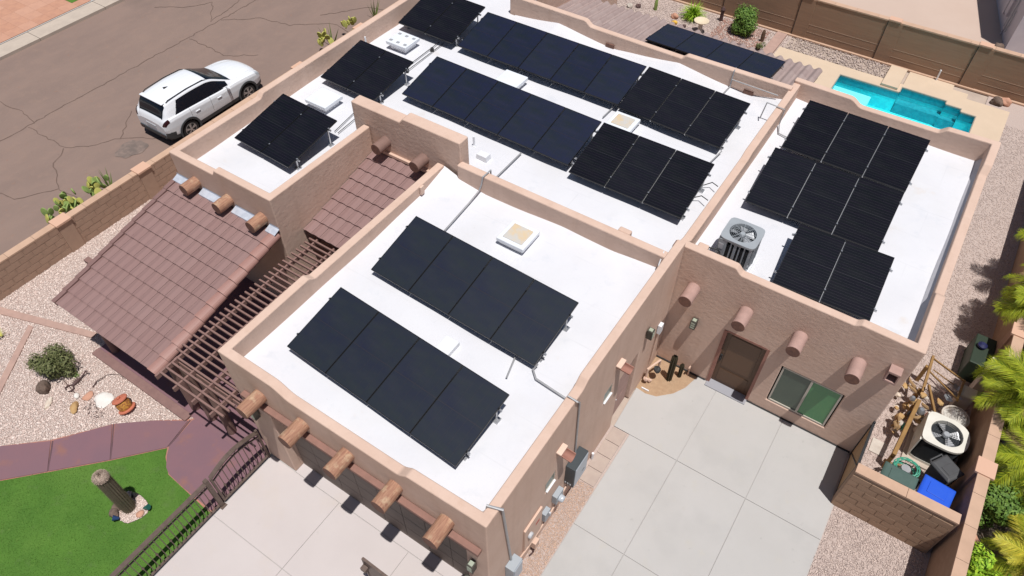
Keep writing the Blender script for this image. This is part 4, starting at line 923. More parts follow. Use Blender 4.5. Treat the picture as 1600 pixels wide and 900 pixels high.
for key, (x, y, z, yw, tl, Wd, Dp, n, kind) in ARR.items():
    t = thing('solar_array', (x, y, z), LAB[key], 'solar panels', 'solar arrays on the flat roofs', rz=yw)
    g = .02 if kind == 'k' else .011; pw = (Wd - g * (n - 1)) / n; m = {'k': panel_k, 'b': panel_b, 'g': panel_g}[kind]
    ct, st_ = cos(tl), sin(tl)
    # panel mesh in its own plane, tilt by rotation
    pb = MB(); pb.cm = 0; pb.box((.012, .012, -.004), (pw - .012, Dp - .012, .0)); pb.cm = 1
    for (a, b) in (((0, 0, -.035), (pw, .012, .004)), ((0, Dp - .012, -.035), (pw, Dp, .004)), ((0, .012, -.035), (.012, Dp - .012, .004)), ((pw - .012, .012, -.035), (pw, Dp - .012, .004))): pb.box(a, b)
    pb.cm = 2
    pb.box((.012, Dp / 2 - .006, 0), (pw - .012, Dp / 2 + .006, .0015))
    if kind == 'k':
        for i in range(1, 24):
            yy = .012 + (Dp - .024) * i / 24; pb.box((.012, yy - .0025, 0), (pw - .012, yy + .0025, .0012))
    else:
        for i in range(1, 6):
            xx = .012 + (pw - .024) * i / 6; pb.box((xx - .002, .012, 0), (xx + .002, Dp - .012, .0012))
    pmesh = pb.mesh('panel', [m, frame_m, cell_line])
    for i in range(n): inst('panel', pmesh, t, (i * (pw + g), 0, 0), (tl, 0, 0))
    def pl(u, v, w): return (u, v * ct - w * st_, v * st_ + w * ct)
    flat = key == 'pr'
    for v in (.32, Dp - .32):
        MB().beam(pl(-.06, v, -.055), pl(Wd + .06, v, -.055), .035, .04, (0, 0, 1)).build('rail', alu, t, local=True)
    for i in range(n + 1):      # clamps at the seams
        u = 0 if i == 0 else (Wd if i == n else i * (pw + g) - g / 2)
        for v in (.32, Dp - .32):
            p_ = pl(u, v, .004); MB().box((p_[0] - .016, p_[1] - .018, p_[2] - .012), (p_[0] + .016, p_[1] + .018, p_[2] + .006)).build('clamp', alu if kind == 'k' and (v > 1 or i) else frame_m, t, local=True)
    for i in range(n):          # seam rails seen between the panels
        if i and kind == 'k': MB().beam(pl(i * (pw + g) - g / 2, 0.02, -.06), pl(i * (pw + g) - g / 2, Dp - .02, -.06), .03, .03).build('mid_rail', alu, t, local=True)
    if not flat:
        rz_ = (RG if key[0] == 'g' else RB) - z
        for i in range(n + 1):
            u = min(max(i * (pw + g) - g / 2, .08), Wd - .08)
            for v in (.32, Dp - .32):
                q = pl(u, v, -.07); lg = MB().beam((q[0], q[1], rz_), q, .035, .035, (0, 1, 0)); lg.box((q[0] - .07, q[1] - .07, rz_), (q[0] + .07, q[1] + .07, rz_ + .03)); lg.build('leg', alu, t, local=True)

# ------------------------------------------------------------------ AC UNITS
def fan_top(t, cx, cy, z, r, grille, blades=5, deep=.16, ring=None):
    MB().lathe((cx, cy, z - deep), [(r * .99, 0), (r * .99, .002)], 28).build('well', ac_dark, t)
    b = MB()
    for k in range(blades):
        a = 2 * pi * k / blades + .5; vs = []
        for (rr, da, dz) in ((.22, -.25, 0), (.22, .45, .05), (.90, .35, .055), (.92, -.30, 0)):
            vs.append((cx + r * rr * cos(a + da), cy + r * rr * sin(a + da), z - deep * .62 + dz))
        vs2 = [(p[0], p[1], p[2] - .004) for p in vs]; b.add(vs + vs2, [(0, 1, 2, 3), (7, 6, 5, 4), (0, 4, 5, 1), (1, 5, 6, 2), (2, 6, 7, 3), (3, 7, 4, 0)])
    b.build('fan', fan_m, t)
    MB().lathe((cx, cy, z - deep * .6), [(r * .25, 0), (r * .25, .06), (r * .18, .09)], 16).build('motor', ac_grey, t, smooth=True)
    gm = MB()
    for q in (.30, .45, .6, .75, .9):
        gm.tube([(cx + r * q * cos(a), cy + r * q * sin(a), z + .004) for a in [2 * pi * i / 28 for i in range(29)]], .0032, 4, caps=False)
    for k in range(8):
        a = 2 * pi * k / 8 + .2; gm.tube([(cx + r * .25 * cos(a), cy + r * .25 * sin(a), z + .008), (cx + r * cos(a), cy + r * sin(a), z + .002)], .005, 4)
    gm.build('grille', grille, t)
def plate_hole(cx, cy, z0, z1, hw, hl, r, nseg=48, rad=.10, round_east=False):
    """rounded plate with a round hole"""
    mb = MB(); out = []; inn = []
    for i in range(nseg):
        a = 2 * pi * i / nseg; c, s = cos(a), sin(a)
        k = min(hw / max(abs(c), 1e-6), hl / max(abs(s), 1e-6)); x, y = c * k, s * k
        # round the corners (super-ellipse)
        e = 7.0; kk = (abs(c / hw) ** e + abs(s / hl) ** e) ** (-1 / e); x, y = c * kk, s * kk
        if round_east and c > 0:
            x = c * hw * 1.0; x = hw * c; y = hl * s if abs(s) < 1 else y
            kk2 = 1 / ((abs(c / hw) ** 2.6 + abs(s / hl) ** 2.6) ** (1 / 2.6)); x, y = c * kk2, s * kk2
        out.append((cx + x, cy + y)); inn.append((cx + r * c, cy + r * s))
    n = nseg; vs = [(x, y, z1) for x, y in out] + [(x, y, z1) for x, y in inn] + [(x, y, z0) for x, y in out] + [(x, y, z0 - .12) for x, y in inn]
    fs = []
    for i in range(n):
        j = (i + 1) % n; fs += [(i, j, n + j, n + i), (i, 2 * n + i, 2 * n + j, j), (n + i, n + j, 3 * n + j, 3 * n + i), (2 * n + i, 3 * n + i, 3 * n + j, 2 * n + j)]
    return mb.add(vs, fs), out
t = thing('roof_condenser', (-1.99, 12.10, RB), 'square grey air conditioner on the east roof beside the parapet', 'air conditioner')
cx, cy, zb, zt = -1.99, 12.06, RB, 4.32
cx, cy = -1.97, 12.04
MB().box((cx - .42, cy - .42, zb), (cx + .42, cy + .42, zb + .05)).build('stand', white_paint, t, bevel=.01)
pl_, outl = plate_hole(cx, cy, zt - .05, zt, .40, .38, .29); pl_.build('top_plate', ac_grey, t, smooth=True)
MB().prism([(cx + (x - cx) * .90, cy + (y - cy) * .90) for x, y in outl], zb + .05, zb + .12).build('base_pan', ac_grey, t)
MB().prism([(cx + (x - cx) * .84, cy + (y - cy) * .84) for x, y in outl], zb + .12, zt - .19).build('coil', ac_dark, t)
post_mesh = None
for i in range(0, 48, 2):
    x, y = outl[i]; k = .93; p = (cx + (x - cx) * k, cy + (y - cy) * k)
    MB().beam((p[0], p[1], zb + .10), (p[0], p[1], zt - .04), .028 if i % 6 else .06, .02).build('guard_bar', ac_grey, t)
MB().box((cx - .395, cy - .37, zb + .10), (cx - .20, cy - .355, zt - .05)).box((cx - .395, cy - .36, zb + .10), (cx - .38, cy - .12, zt - .05)).build('service_panel', ac_grey, t, bevel=.005)
MB().box((cx - .36, cy - .376, zt - .33), (cx - .25, cy - .371, zt - .17)).box((cx - .402, cy - .33, zt - .45), (cx - .397, cy - .2, zt - .3)).build('label', tag_m, t)
fan_top(t, cx, cy, zt, .29, ac_grey)

t = thing('ground_condenser', (3.62, 12.35, 0), 'ivory topped air conditioner with round end in the east yard', 'air conditioner')
cx, cy, zt = 3.68, 12.28, .88
MB().box((cx - .55, cy - .55, 0), (cx + .50, cy + .50, .06)).build('pad', curb_m, t, bevel=.01)
pl_, outl = plate_hole(cx, cy, zt - .06, zt, .47, .45, .34, round_east=True); pl_.build('top_plate', ac_beige, t, smooth=True)
MB().prism([(cx + (x - cx) * .93, cy + (y - cy) * .93) for x, y in outl], .10, zt - .20).build('coil', ac_dark, t)
MB().prism([(cx + (x - cx) * .96, cy + (y - cy) * .96) for x, y in outl], .06, .14).build('base_pan', ac_beige, t)
MB().box((cx - .47, cy - .43, .10), (cx - .44, cy + .43, zt - .06)).build('side_panel', ac_beige, t, bevel=.005)
for z in [.18 + .035 * k for k in range(17)]:
    MB().prism([(cx + (x - cx) * .955, cy + (y - cy) * .955) for x, y in outl], z, z + .012).build('louvre', ac_dark, t)
fan_top(t, cx, cy, zt, .34, ac_dark, 4)

# ------------------------------------------------------------------ TILED PORCH ROOF (front left)
def tile_mesh(w, l, rise, th=.024, n=8, mat_=tile_m, barrel=False):
    mb = MB(); vs = []
    for j, (yy, dz) in enumerate(((0, .026 if not barrel else .012), (l, 0))):
        for k in range(n + 1):
            x = w * k / n; s = k / n
            if barrel: z = rise * sin(pi * min(1, s / .72)) if s < .72 else -.012 * sin(pi * (s - .72) / .28)
            else: z = rise * (.5 - .5 * cos(2 * pi * s)) if .0 <= s <= 1 else 0
            vs.append((x, yy, z + dz))
    for k in range(n + 1): x, y, z = vs[k]; vs.append((x, y + .001, z - th))
    m_ = n + 1; fs = [(k, k + 1, m_ + k + 1, m_ + k) for k in range(n)] + [(k, 2 * m_ + k, 2 * m_ + k + 1, k + 1) for k in range(n)]
    fs += [(0, m_, 2 * m_), (n, 2 * m_ + n, m_ + n)]
    mb.add(vs, fs); me = mb.mesh('roof_tile', mat_); return me
TH = math.atan(.245)
porch = thing('tiled_porch', (-13.2, 5.2, 0), 'porch with sloping brown concrete tile roof left of the entry', 'porch')
px, py = porch.location.x, porch.location.y
ncol, nrow = 13, 11
xw0, xw1 = -14.98, -11.62; tw_ = (xw1 - xw0) / ncol; ex = 4.10 / nrow
tm = tile_mesh(tw_ - .008, ex + .05, .024)
def zroof(y): return 3.12 - .245 * (7.15 - y)
for j in range(nrow):
    y0 = 3.12 + j * ex * cos(TH)
    for i in range(ncol):
        inst('roof_tile', tm, porch, (xw0 + i * tw_ - px, y0 - py, zroof(y0) + .03 + random.uniform(-.002, .002)), (TH - .055, 0, random.uniform(-.006, .006)))
# rounded rake on the east, flat dark rake on the west
rk = MB(); n = 8; vs = []
for (yy, r, dz) in ((0, .17, .03), (ex + .05, .155, 0)):
    for k in range(n + 1):
        a = pi * .62 - (pi * .62 + .35) * k / n; vs.append((r * cos(a) * 1.05, yy, r * sin(a) * .75 + dz - .10))
m_ = n + 1; rk.add(vs, [(k, k + 1, m_ + k + 1, m_ + k) for k in range(n)]); rkm = rk.mesh('rake_tile', rake_m)
rk2 = MB().box((-.07, 0, -.12), (.05, ex + .04, .03)).mesh('rake_tile', tile_dark)
for j in range(nrow):
    y0 = 3.10 + j * ex * cos(TH)
    inst('rake_tile', rkm, porch, (-11.53 - px, y0 - py, zroof(y0) + .055), (TH - .05, 0, 0))
    inst('rake_tile', rk2, porch, (-15.02 - px, y0 - py, zroof(y0) + .06), (TH - .06, 0, 0))
MB().add([(-15.0, 3.16, zroof(3.16) - .02), (-11.42, 3.16, zroof(3.16) - .02), (-11.42, 7.18, zroof(7.18) - .02), (-15.0, 7.18, zroof(7.18) - .02),
          (-15.0, 3.16, zroof(3.16) - .10), (-11.42, 3.16, zroof(3.16) - .10), (-11.42, 7.18, zroof(7.18) - .10), (-15.0, 7.18, zroof(7.18) - .10)],
         [(0, 1, 2, 3), (7, 6, 5, 4), (0, 4, 5, 1), (1, 5, 6, 2), (2, 6, 7, 3), (3, 7, 4, 0)]).build('roof_deck', wood_br, porch)
for x0, x1 in ((-15.06, -14.42), (-14.08, -13.24), (-12.90, -12.07), (-11.73, -11.40)):
    MB().add([(x0, 7.02, zroof(7.02) + .075), (x1, 7.02, zroof(7.02) + .075), (x1, 7.19, zroof(7.19) + .10), (x0, 7.19, zroof(7.19) + .10), (x0, 7.19, zroof(7.19) + .16), (x1, 7.19, zroof(7.19) + .16),
              (x0, 7.02, zroof(7.02) + .0), (x1, 7.02, zroof(7.02) + .0)], [(0, 1, 2, 3), (3, 2, 5, 4), (0, 6, 7, 1)]).build('flashing', flashing, porch)
for x in (-14.7, -11.6):
    MB().lathe((x, 3.55, 0), [(.12, 0), (.11, .6), (.10, zroof(3.55) - .2)], 12).build('post', wood_br, porch, smooth=True)
MB().beam((-15.3, 3.55, zroof(3.55) - .19), (-11.4, 3.55, zroof(3.55) - .19), .14, .18).build('beam', wood_br, porch)
MB().beam((-15.42, 4.35, zroof(4.35) - .10), (-14.9, 4.35, zroof(4.35) - .10), .14, .10).build('beam', wood_br, porch)

# entry roof between the wings
ent = thing('entry_porch_roof', (-10.3, 9.2, 2.8), 'narrow brown tile roof between the west wing and the garage under the raised wall', 'porch roof')
ex0, ex1 = -11.40, -9.22; nc = 8; tw2 = (ex1 - ex0) / nc; tm2 = tile_mesh(tw2 - .008, .415, .03)
def z2(y): return 2.70 + .235 * (y - 7.85)
T2 = math.atan(.235)
for j in range(8):
    y0 = 7.84 + j * .355
    for i in range(nc):
        inst('roof_tile', tm2, ent, (ex0 + i * tw2 + 10.3, y0 - 9.2, z2(y0) - 2.8 + random.uniform(-.002, .002)), (T2 - .05, 0, random.uniform(-.006, .006)))
MB().add([(ex0, 7.9, z2(7.9) - .03), (ex1, 7.9, z2(7.9) - .03), (ex1, 10.68, z2(10.68) - .03), (ex0, 10.68, z2(10.68) - .03), (ex0, 7.9, z2(7.9) - .12), (ex1, 7.9, z2(7.9) - .12), (ex1, 10.68, z2(10.68) - .12), (ex0, 10.68, z2(10.68) - .12)],
         [(0, 1, 2, 3), (7, 6, 5, 4), (0, 4, 5, 1), (1, 5, 6, 2), (2, 6, 7, 3), (3, 7, 4, 0)]).build('roof_deck', wood_br, ent)
MB().box((ex0, 10.62, z2(10.65) + .03), (ex1, 10.70, z2(10.65) + .12)).build('flashing', pipe_pink, ent, bevel=.01)

# ------------------------------------------------------------------ PERGOLA
per = thing('pergola', (-10.3, 5.5, 0), 'dark brown slatted pergola between the tiled porch and the garage', 'pergola')
zs = 2.58; pgx0, pgx1 = -11.12, -9.22
for i in range(32):
    y = 3.10 + i * .150
    MB().box((-11.14 if y > 3.6 else -10.95, y - .02, zs), (pgx1 if y > 3.66 else -9.0, y + .02, zs + .055)).build('slat', wood_br, per)
for x in (-10.98, -10.42, -9.84, -9.30):
    MB().box((x - .022, 2.98, zs - .12), (x + .022, 7.95, zs - .001)).build('joist', wood_br, per)
MB().box((-11.12, 3.52, zs - .30), (-9.0, 3.62, zs - .122)).build('beam', wood_br, per)
for x in (-11.02, -10.35): MB().lathe((x, 3.57, 0), [(.11, 0), (.10, .5), (.095, zs - .30)], 12).build('post', viga_dark, per, smooth=True)
t = thing('iron_bench', (-10.6, 6.2, 0), 'dark bench in the shade under the pergola', 'bench')
MB().box((-11.0, 5.6, .42), (-10.6, 6.8, .46)).build('seat', wood_br, t); MB().box((-11.05, 5.6, .46), (-11.0, 6.8, .9)).build('backrest', wood_br, t)
for y in (5.65, 6.75): MB().box((-11.0, y - .03, .03), (-10.62, y + .03, .42)).build('leg', wood_br, t)
# hidden entry door wall at the back of the porch
part(MB().box((-11.4, 9.6, 0), (-9.2, 9.75, 2.6)), 'entry_wall', stucco)
MBd = part(MB().box((-10.75, 9.55, .03), (-9.8, 9.6, 2.1)), 'entry_door', door_m)

# ------------------------------------------------------------------ WROUGHT IRON GATE / FENCE along the lawn
fen = thing('iron_fence', (-9.1, 1.0, 0), 'bronze wrought iron fence with pickets along the lawn edge', 'fence')
def rail_(t, pts, w=.05, h=.04, name='rail'): 
    mb = MB()
    for a, b in zip(pts[:-1], pts[1:]): mb.beam(a, b, w, h)
    return mb.build(name, metal_dark, t)
fx = -9.12; FH = 1.12
y0f, y1f = -2.6, 2.12
rail_(fen, [(fx, y0f, FH), (fx, y1f, FH)], .10, .035); rail_(fen, [(fx, y0f, FH - .16), (fx, y1f, FH - .16)], .03, .03); rail_(fen, [(fx, y0f, .10), (fx, y1f, .10)], .05, .03)
pk = MB().box((-.008, -.008, 0), (.008, .008, FH - .12)).mesh('picket', metal_dark)
cl = MB().lathe((0, 0, 0), [(.012, -.05), (.03, 0), (.012, .05)], 8).mesh('collar', metal_dark)
nn = int((y1f - y0f) / .115)
for i in range(nn + 1):
    y = y0f + (y1f - y0f) * i / nn; inst('picket', pk, fen, (0, y - 1.0, .10))
    if i % 3 == 1: inst('collar', cl, fen, (0, y - 1.0, .55))
def scroll(t, y, z, r=.05, ox=0):
    MB().tube([(fx + ox, y + r * cos(a) * (1.3), z + r * sin(a)) for a in [2 * pi * k / 14 for k in range(15)]], .008, 5, caps=False).build('scroll', metal_dark, t)
for i in range(10): scroll(fen, y0f + .3 + i * .48, FH - .08)
MB().box((fx - .045, 2.12, 0), (fx + .045, 2.21, 1.22)).build('post', metal_dark, fen)
MB().box((fx - .07, 2.09, 0.02), (fx + .09, 2.24, .05)).build('post_base', metal_dark, fen)
gate = thing('iron_gate', (-9.12, 2.95, 0), 'bronze wrought iron gate with arched top between fence post and garage corner', 'gate')
arch = [(fx, 2.27 + 1.30 * k / 14, 1.12 + .20 * sin(pi * min(1, k / 14 * .9 + .05))) for k in range(15)]
rail_(gate, arch, .10, .035); rail_(gate, [(x, y, z - .17) for x, y, z in arch], .03, .03); rail_(gate, [(fx, 2.27, .12), (fx, 3.57, .12)], .05, .03)
for i in range(11):
    y = 2.33 + i * .118; k = (y - 2.27) / 1.3; zt = .95 + .20 * sin(pi * min(1, k * .9 + .05)); MB().box((fx - .008, y - .008, .12), (fx + .008, y + .008, zt)).build('picket', metal_dark, gate)
for i in (1, 4, 7, 10): inst('collar', cl, gate, (0, 2.33 + i * .118 - 2.95, .55))
for k in (3, 7, 11): scroll(gate, arch[k][1], arch[k][2] - .085)
rail_(gate, [(fx, 2.27, .1), (fx, 2.27, 1.14)], .04, .05, 'stile'); rail_(gate, [(fx, 3.58, .05), (fx, 3.58, 1.25)], .05, .05, 'stile')
# open gate leaf in the lower middle of the drive
gl = thing('open_gate_leaf', (-5.0, 2.6, 0), 'dark metal gate leaf standing on the front drive at the bottom edge', 'gate')
a_ = Vector((-5.29, 2.77, 0)); d_ = Vector((1, -.02, 0)).normalized()
MB().beam(a_ + Vector((0, 0, 1.20)), a_ + d_ * 1.6 + Vector((0, 0, 1.20)), .05, .05).build('rail', metal_dark, gl)
MB().beam(a_ + Vector((0, 0, .1)), a_ + d_ * 1.6 + Vector((0, 0, .1)), .05, .05).build('rail', metal_dark, gl)
MB().beam(a_ + Vector((0, 0, .0)), a_ + Vector((0, 0, 1.20)), .05, .05).build('stile', metal_dark, gl)
MB().box((a_.x, a_.y - .012, .12), (a_.x + 1.6, a_.y + .0, 1.08)).build('mesh_panel', metal_dark, gl)
MB().box((a_.x - .03, a_.y - .12, .8), (a_.x + .1, a_.y - .02, .92)).build('latch', metal_dark, gl)
t = thing('downlight_post', (-3.22, 3.3, 0), 'slim grey bollard light by the garage corner', 'light')
MB().tube([(-3.25, 3.45, 0), (-3.25, 3.45, 1.7)], .05, 10).build('tube', conduit_m, t); MB().lathe((-3.25, 3.45, 1.7), [(.07, 0), (.07, .08), (.05, .1)], 12).build('head', fixt_m, t)

# ------------------------------------------------------------------ BLOCK WALLS
def block_wall(name, a, b, h, label, th=.2, group='block walls round the plot', blocks=None, cap=True, pil=(), face=1, mm=block_m, mo=mortar_m, caph=.05, capmat=cap_m):
    """straight wall from a to b; blocks=(from,to) in metres along it gets single blocks on the side facing the camera"""
    A = Vector((a[0], a[1], 0)); B = Vector((b[0], b[1], 0)); d = (B - A); Ln = d.length; d.normalize(); nrm = Vector((-d.y, d.x, 0)); ang = atan2(d.y, d.x)
    t = thing(name, (a[0], a[1], 0), label, 'wall', group, rz=ang)
    MB().box((0, -th / 2, 0), (Ln, th / 2, h)).build('core', mo if blocks else mm, t, local=True)
    if blocks:
        bm_ = MB().box((-.193, -.006, -.093), (.193, .012, .093)).mesh('block', mm); bh = MB().box((-.093, -.006, -.093), (.093, .012, .093)).mesh('block', mm)
        rows = int(h / .2); sgn = face
        for j in range(rows):
            u = blocks[0] + (.2 if j % 2 else 0)
            if j % 2: inst('block', bh, t, (blocks[0] + .1, sgn * (th / 2 + .004), .1 + j * .2), (0, 0, 0 if sgn > 0 else pi))
            while u + .4 <= blocks[1] + 1e-3:
                inst('block', bm_, t, (u + .2, sgn * (th / 2 + .004 + random.uniform(-.002, .002)), .1 + j * .2), (0, 0, 0 if sgn > 0 else pi)); u += .4
            if blocks[1] - u > .15: inst('block', bh, t, (u + .1, sgn * (th / 2 + .004), .1 + j * .2), (0, 0, 0 if sgn > 0 else pi))
    if cap:
        n = max(1, int(Ln / .8)); L1 = Ln / n; cm_ = MB().box((.004, -th / 2 - .02, 0), (L1 - .004, th / 2 + .02, caph)).mesh('cap_stone', capmat)
        for i in range(n): inst('cap_stone', cm_, t, (i * L1, 0, h + .001))
    for (u, w) in pil:
        MB().box((u - w / 2, -th / 2 - .05, 0), (u + w / 2, th / 2 + .05, h + .02)).build('pilaster', block_pink if mm is block_m else mm, t, local=True, bevel=.006)
        MB().box((u - w / 2 - .03, -th / 2 - .09, h + .02), (u + w / 2 + .03, th / 2 + .09, h + .09)).build('pilaster_cap', capp_m, t, local=True, bevel=.008)
    return t
# street wall: runs north; our side is the east (right) side -> face -1
street_block = mat('street_wall_block', (.38, .25, .18), .95, (.34, .22, .16), scale=7, bump=.3, bscale=40, bdist=.008, extra=obj_random(.5, (.41, .275, .20)))
t = block_wall('street_wall', (-18.9, -6), (-18.9, 14.9), 1.0, 'long low tan block wall along the street beside the tiled porch', blocks=(8.0, 16.2), face=-1, pil=((11.3, .42), (14.05, .42)), mo=mortar_light, mm=street_block)
block_wall('street_wall', (-18.9, 14.9), (-18.9, 40), 1.0, 'low tan block wall between the street and the white roofed wing', pil=((-.1, .42), (3.15, .42)))
# front wall of the side yard
block_wall('side_yard_wall', (2.12, 9.84), (4.16, 9.84), 1.50, 'tan block wall in front of the blue and green bins', blocks=(0, 2.04), face=-1)
block_wall('boundary_wall', (4.36, -3), (4.36, 29), 1.50, 'long boundary wall beside the palms east of the house', pil=((14.3, .36), (18.6, .36), (11.2, .36)))
block_wall('rear_boundary_wall', (-14, 28.75), (8, 28.75), 1.60, 'tall brown block wall behind the swimming pool', mm=rearwall_m, pil=(), capmat=cap_m)
rw = [o for o in bpy.data.objects if o.name.startswith('rear_boundary_wall')][0]
for x in (-8.4, -5.4, -2.15, 1.0, 4.2):
    MB().box((x + 14 - .03, -.13, 0), (x + 14 + .5, -.095, 1.6)).build('pilaster', rearwall_m, rw, local=True)
    MB().box((x + 14 - .055, -.13, 0), (x + 14 - .03, -.097, 1.6)).build('control_joint', inner_dark, rw, local=True)
    MB().box((x + 14 - .05, -.16, 1.652), (x + 14 + .4, .14, 1.70)).build('pilaster_cap', capp_m, rw, local=True)
for zc in (.32, .62): MB().box((0, -.106, zc), (22, -.1005, zc + .012)).build('bed_joint', mortar_light, rw, local=True)
MB().box((-14 + 14, -.22, 0), (22, -.11, .06)).build('footing', cap_m, rw, local=True)

# side gate (steel frame with boards)
sg = thing('side_gate', (2.14, 10.5, 0), 'tan board gate with black frame between house corner and block wall', 'gate')
for i in range(8): MB().box((2.13, 10.0 + i * .143, .08), (2.15, 10.0 + i * .143 + .134, 1.42)).build('board', rack_wood if False else mat('tan_gate_board%d' % i, (.40, .26, .14), .8, (.34, .215, .115), scale=6, stretch=(1, 1, .3)), sg)
MB().beam((2.14, 9.98, 1.44), (2.14, 11.18, 1.44), .05, .05).build('rail', black_p, sg); MB().beam((2.14, 9.98, .1), (2.14, 11.18, .1), .04, .04).build('rail', black_p, sg)
MB().beam((2.14, 11.17, 0), (2.14, 11.17, 1.50), .05, .05).build('post', black_p, sg); MB().beam((2.14, 9.97, 0), (2.14, 9.97, 1.46), .04, .04).build('post', black_p, sg)
MB().beam((2.125, 11.16, .12), (2.125, 9.98, 1.40), .03, .02).build('brace', black_p, sg)

# ------------------------------------------------------------------ SIDE YARD STUFF: bins, hose, rack
def wheelie_bin(loc, rz, w, d, h, m, label, lidm=None, tilt=0):
    t = thing('wheelie_bin', loc, label, 'bin', 'wheelie bins behind the block wall', rz=rz)
    vs = []; 
    for z, k in ((.08, .78), (h * .92, .96), (h, 1.0)):
        for sx, sy in ((-1, -1), (1, -1), (1, 1), (-1, 1)): vs.append((sx * w / 2 * k, sy * d / 2 * k, z))
    fs = [(3, 2, 1, 0)]
    for a in (0, 4):
        for k in range(4): fs.append((a + k, a + (k + 1) % 4, a + 4 + (k + 1) % 4, a + 4 + k))
    fs.append((8, 9, 10, 11)); MB().add(vs, fs).build('body', m, t, local=True, bevel=.03)
    lid = MB(); lv = []
    for z, k in ((h, 1.05), (h + .03, 1.05), (h + .075, .82)):
        for sx, sy in ((-1, -1), (1, -1), (1, 1), (-1, 1)): lv.append((sx * w / 2 * k, sy * d / 2 * k * (1.0), z))
    fs = [(3, 2, 1, 0), (8, 9, 10, 11)]
    for a in (0, 4):
        for k in range(4): fs.append((a + k, a + (k + 1) % 4, a + 4 + (k + 1) % 4, a + 4 + k))
    lo = lid.add(lv, fs).build('lid', lidm or m, t, local=True, bevel=.025)
    MB().box((-w * .30, -d * .32, h + .076), (w * .30, d * .12, h + .088)).build('lid_panel', lidm or m, lo, local=True, bevel=.01)
    MB().tube([(-w * .36, d * .55, h - .02), (-w * .36, d * .62, h + .0), (w * .36, d * .62, h + .0), (w * .36, d * .55, h - .02)], .018, 8).build('handle', m, t, local=True)
    for s in (-1, 1): MB().lathe((s * w * .40, d * .36, .10), [(.10, -.025), (.10, .025)], 14, (1, 0, 0)).build('wheel', tyre_m, t, local=True)
    return t
wheelie_bin((3.02, 10.40, 0), -.06 + pi, .68, .60, .98, bin_green, 'dark green wheelie bin left of the blue one')
wheelie_bin((3.76, 10.50, 0), -.10 + pi, .62, .66, 1.0, bin_blue, 'bright blue recycling wheelie bin behind the block wall')
t = wheelie_bin((3.84, 11.28, 0), 1.0, .46, .50, .98, bin_grey, 'dark grey bin with dished lid behind the blue bin')
t = thing('garden_hose', (3.12, 10.95, .6), 'coiled green garden hose on a reel behind the green bin', 'hose')
hp = MB(); pts = []
for i in range(150):
    a = i * .38; r = .24 + .035 * sin(i * .7); pts.append((3.14 + r * cos(a) * 1.0, 10.93 + r * sin(a) * .8, .78 + .10 * sin(a * .5 + 1) + .02 * (i % 7) / 7))
hp.tube(pts, .012, 6).build('coil', hose_m, t, smooth=True)
MB().lathe((3.14, 10.93, .0), [(.15, 0), (.13, .7), (.10, .82)], 14).build('reel', conduit_m, t, smooth=True)
# stepping stones beside the rack
for i, (x, y) in enumerate(((2.62, 11.72),)):
    tag(MB().box((x - .17, y - .2, 0), (x + .17, y + .2, .035)).build('stepping_stone', pot_m, None, bevel=.008), 'square pale stepping stone left of the timber beam', 'paving stone')
rk_ = thing('timber_rack', (3.1, 12.9, 0), 'long golden timber rail rack along the east yard', 'rack')
MB().beam((2.86, 11.25, .62), (2.98, 13.02, .66), .09, .11).build('beam', rack_wood, rk_, bevel=.01); MB().beam((2.98, 13.3, .70), (2.90, 14.28, .95), .06, .07).build('beam', rack_wood, rk_, bevel=.008)
MB().beam((3.32, 12.72, .85), (3.02, 13.38, .90), .05, .07).build('beam', rack_wood, rk_, bevel=.008)
for p in ((2.87, 11.3), (2.93, 12.9), (2.94, 13.4), (2.92, 14.2)): MB().beam((p[0], p[1], 0), (p[0], p[1], .62), .08, .08).build('post', rack_wood, rk_)
MB().beam((2.92, 14.22, .93), (3.75, 14.05, .80), .035, .035).build('cross_rail', rack_wood, rk_); MB().beam((2.95, 13.85, .85), (3.72, 13.42, .80), .03, .03).build('cross_rail', rack_wood, rk_)
MB().beam((3.72, 14.1, .80), (3.70, 13.4, .78), .05, .03).build('cross_rail', rack_wood, rk_)
# tools
TL = [('shovel', (3.02, 14.0, .80), (3.55, 13.90, .72), 'steel shovel lying on the rear of the timber rack', 1), ('spade', (3.0, 13.72, .78), (3.45, 13.52, .70), 'dark handled spade pointing at the planter', 1),
      ('rake', (2.98, 13.88, .8), (3.6, 13.66, .72), 'black handled shovel lying between the shovel and the spade', 1)]
for nm, a, b, lab, k in TL:
    t = thing(nm, a, lab, nm if nm != 'rake' else 'shovel'); t.name = 'shovel' if nm == 'rake' else nm
    MB().tube([a, b], .014, 6).build('handle', iron_m if nm != 'shovel' else rack_wood, t)
    dv = (Vector(b) - Vector(a)).normalized(); pv_ = Vector((-dv.y, dv.x, 0)); B_ = Vector(b)
    MB().add([B_ - pv_ * .05, B_ + pv_ * .05, B_ + dv * .12 + pv_ * .09 - Vector((0, 0, .02)), B_ + dv * .24, B_ + dv * .12 - pv_ * .09 - Vector((0, 0, .02)), B_ + dv * .12 - Vector((0, 0, .05))],
             [(0, 5, 1), (1, 5, 2), (2, 5, 3), (3, 5, 4), (4, 5, 0)]).build('blade', steel_m, t)
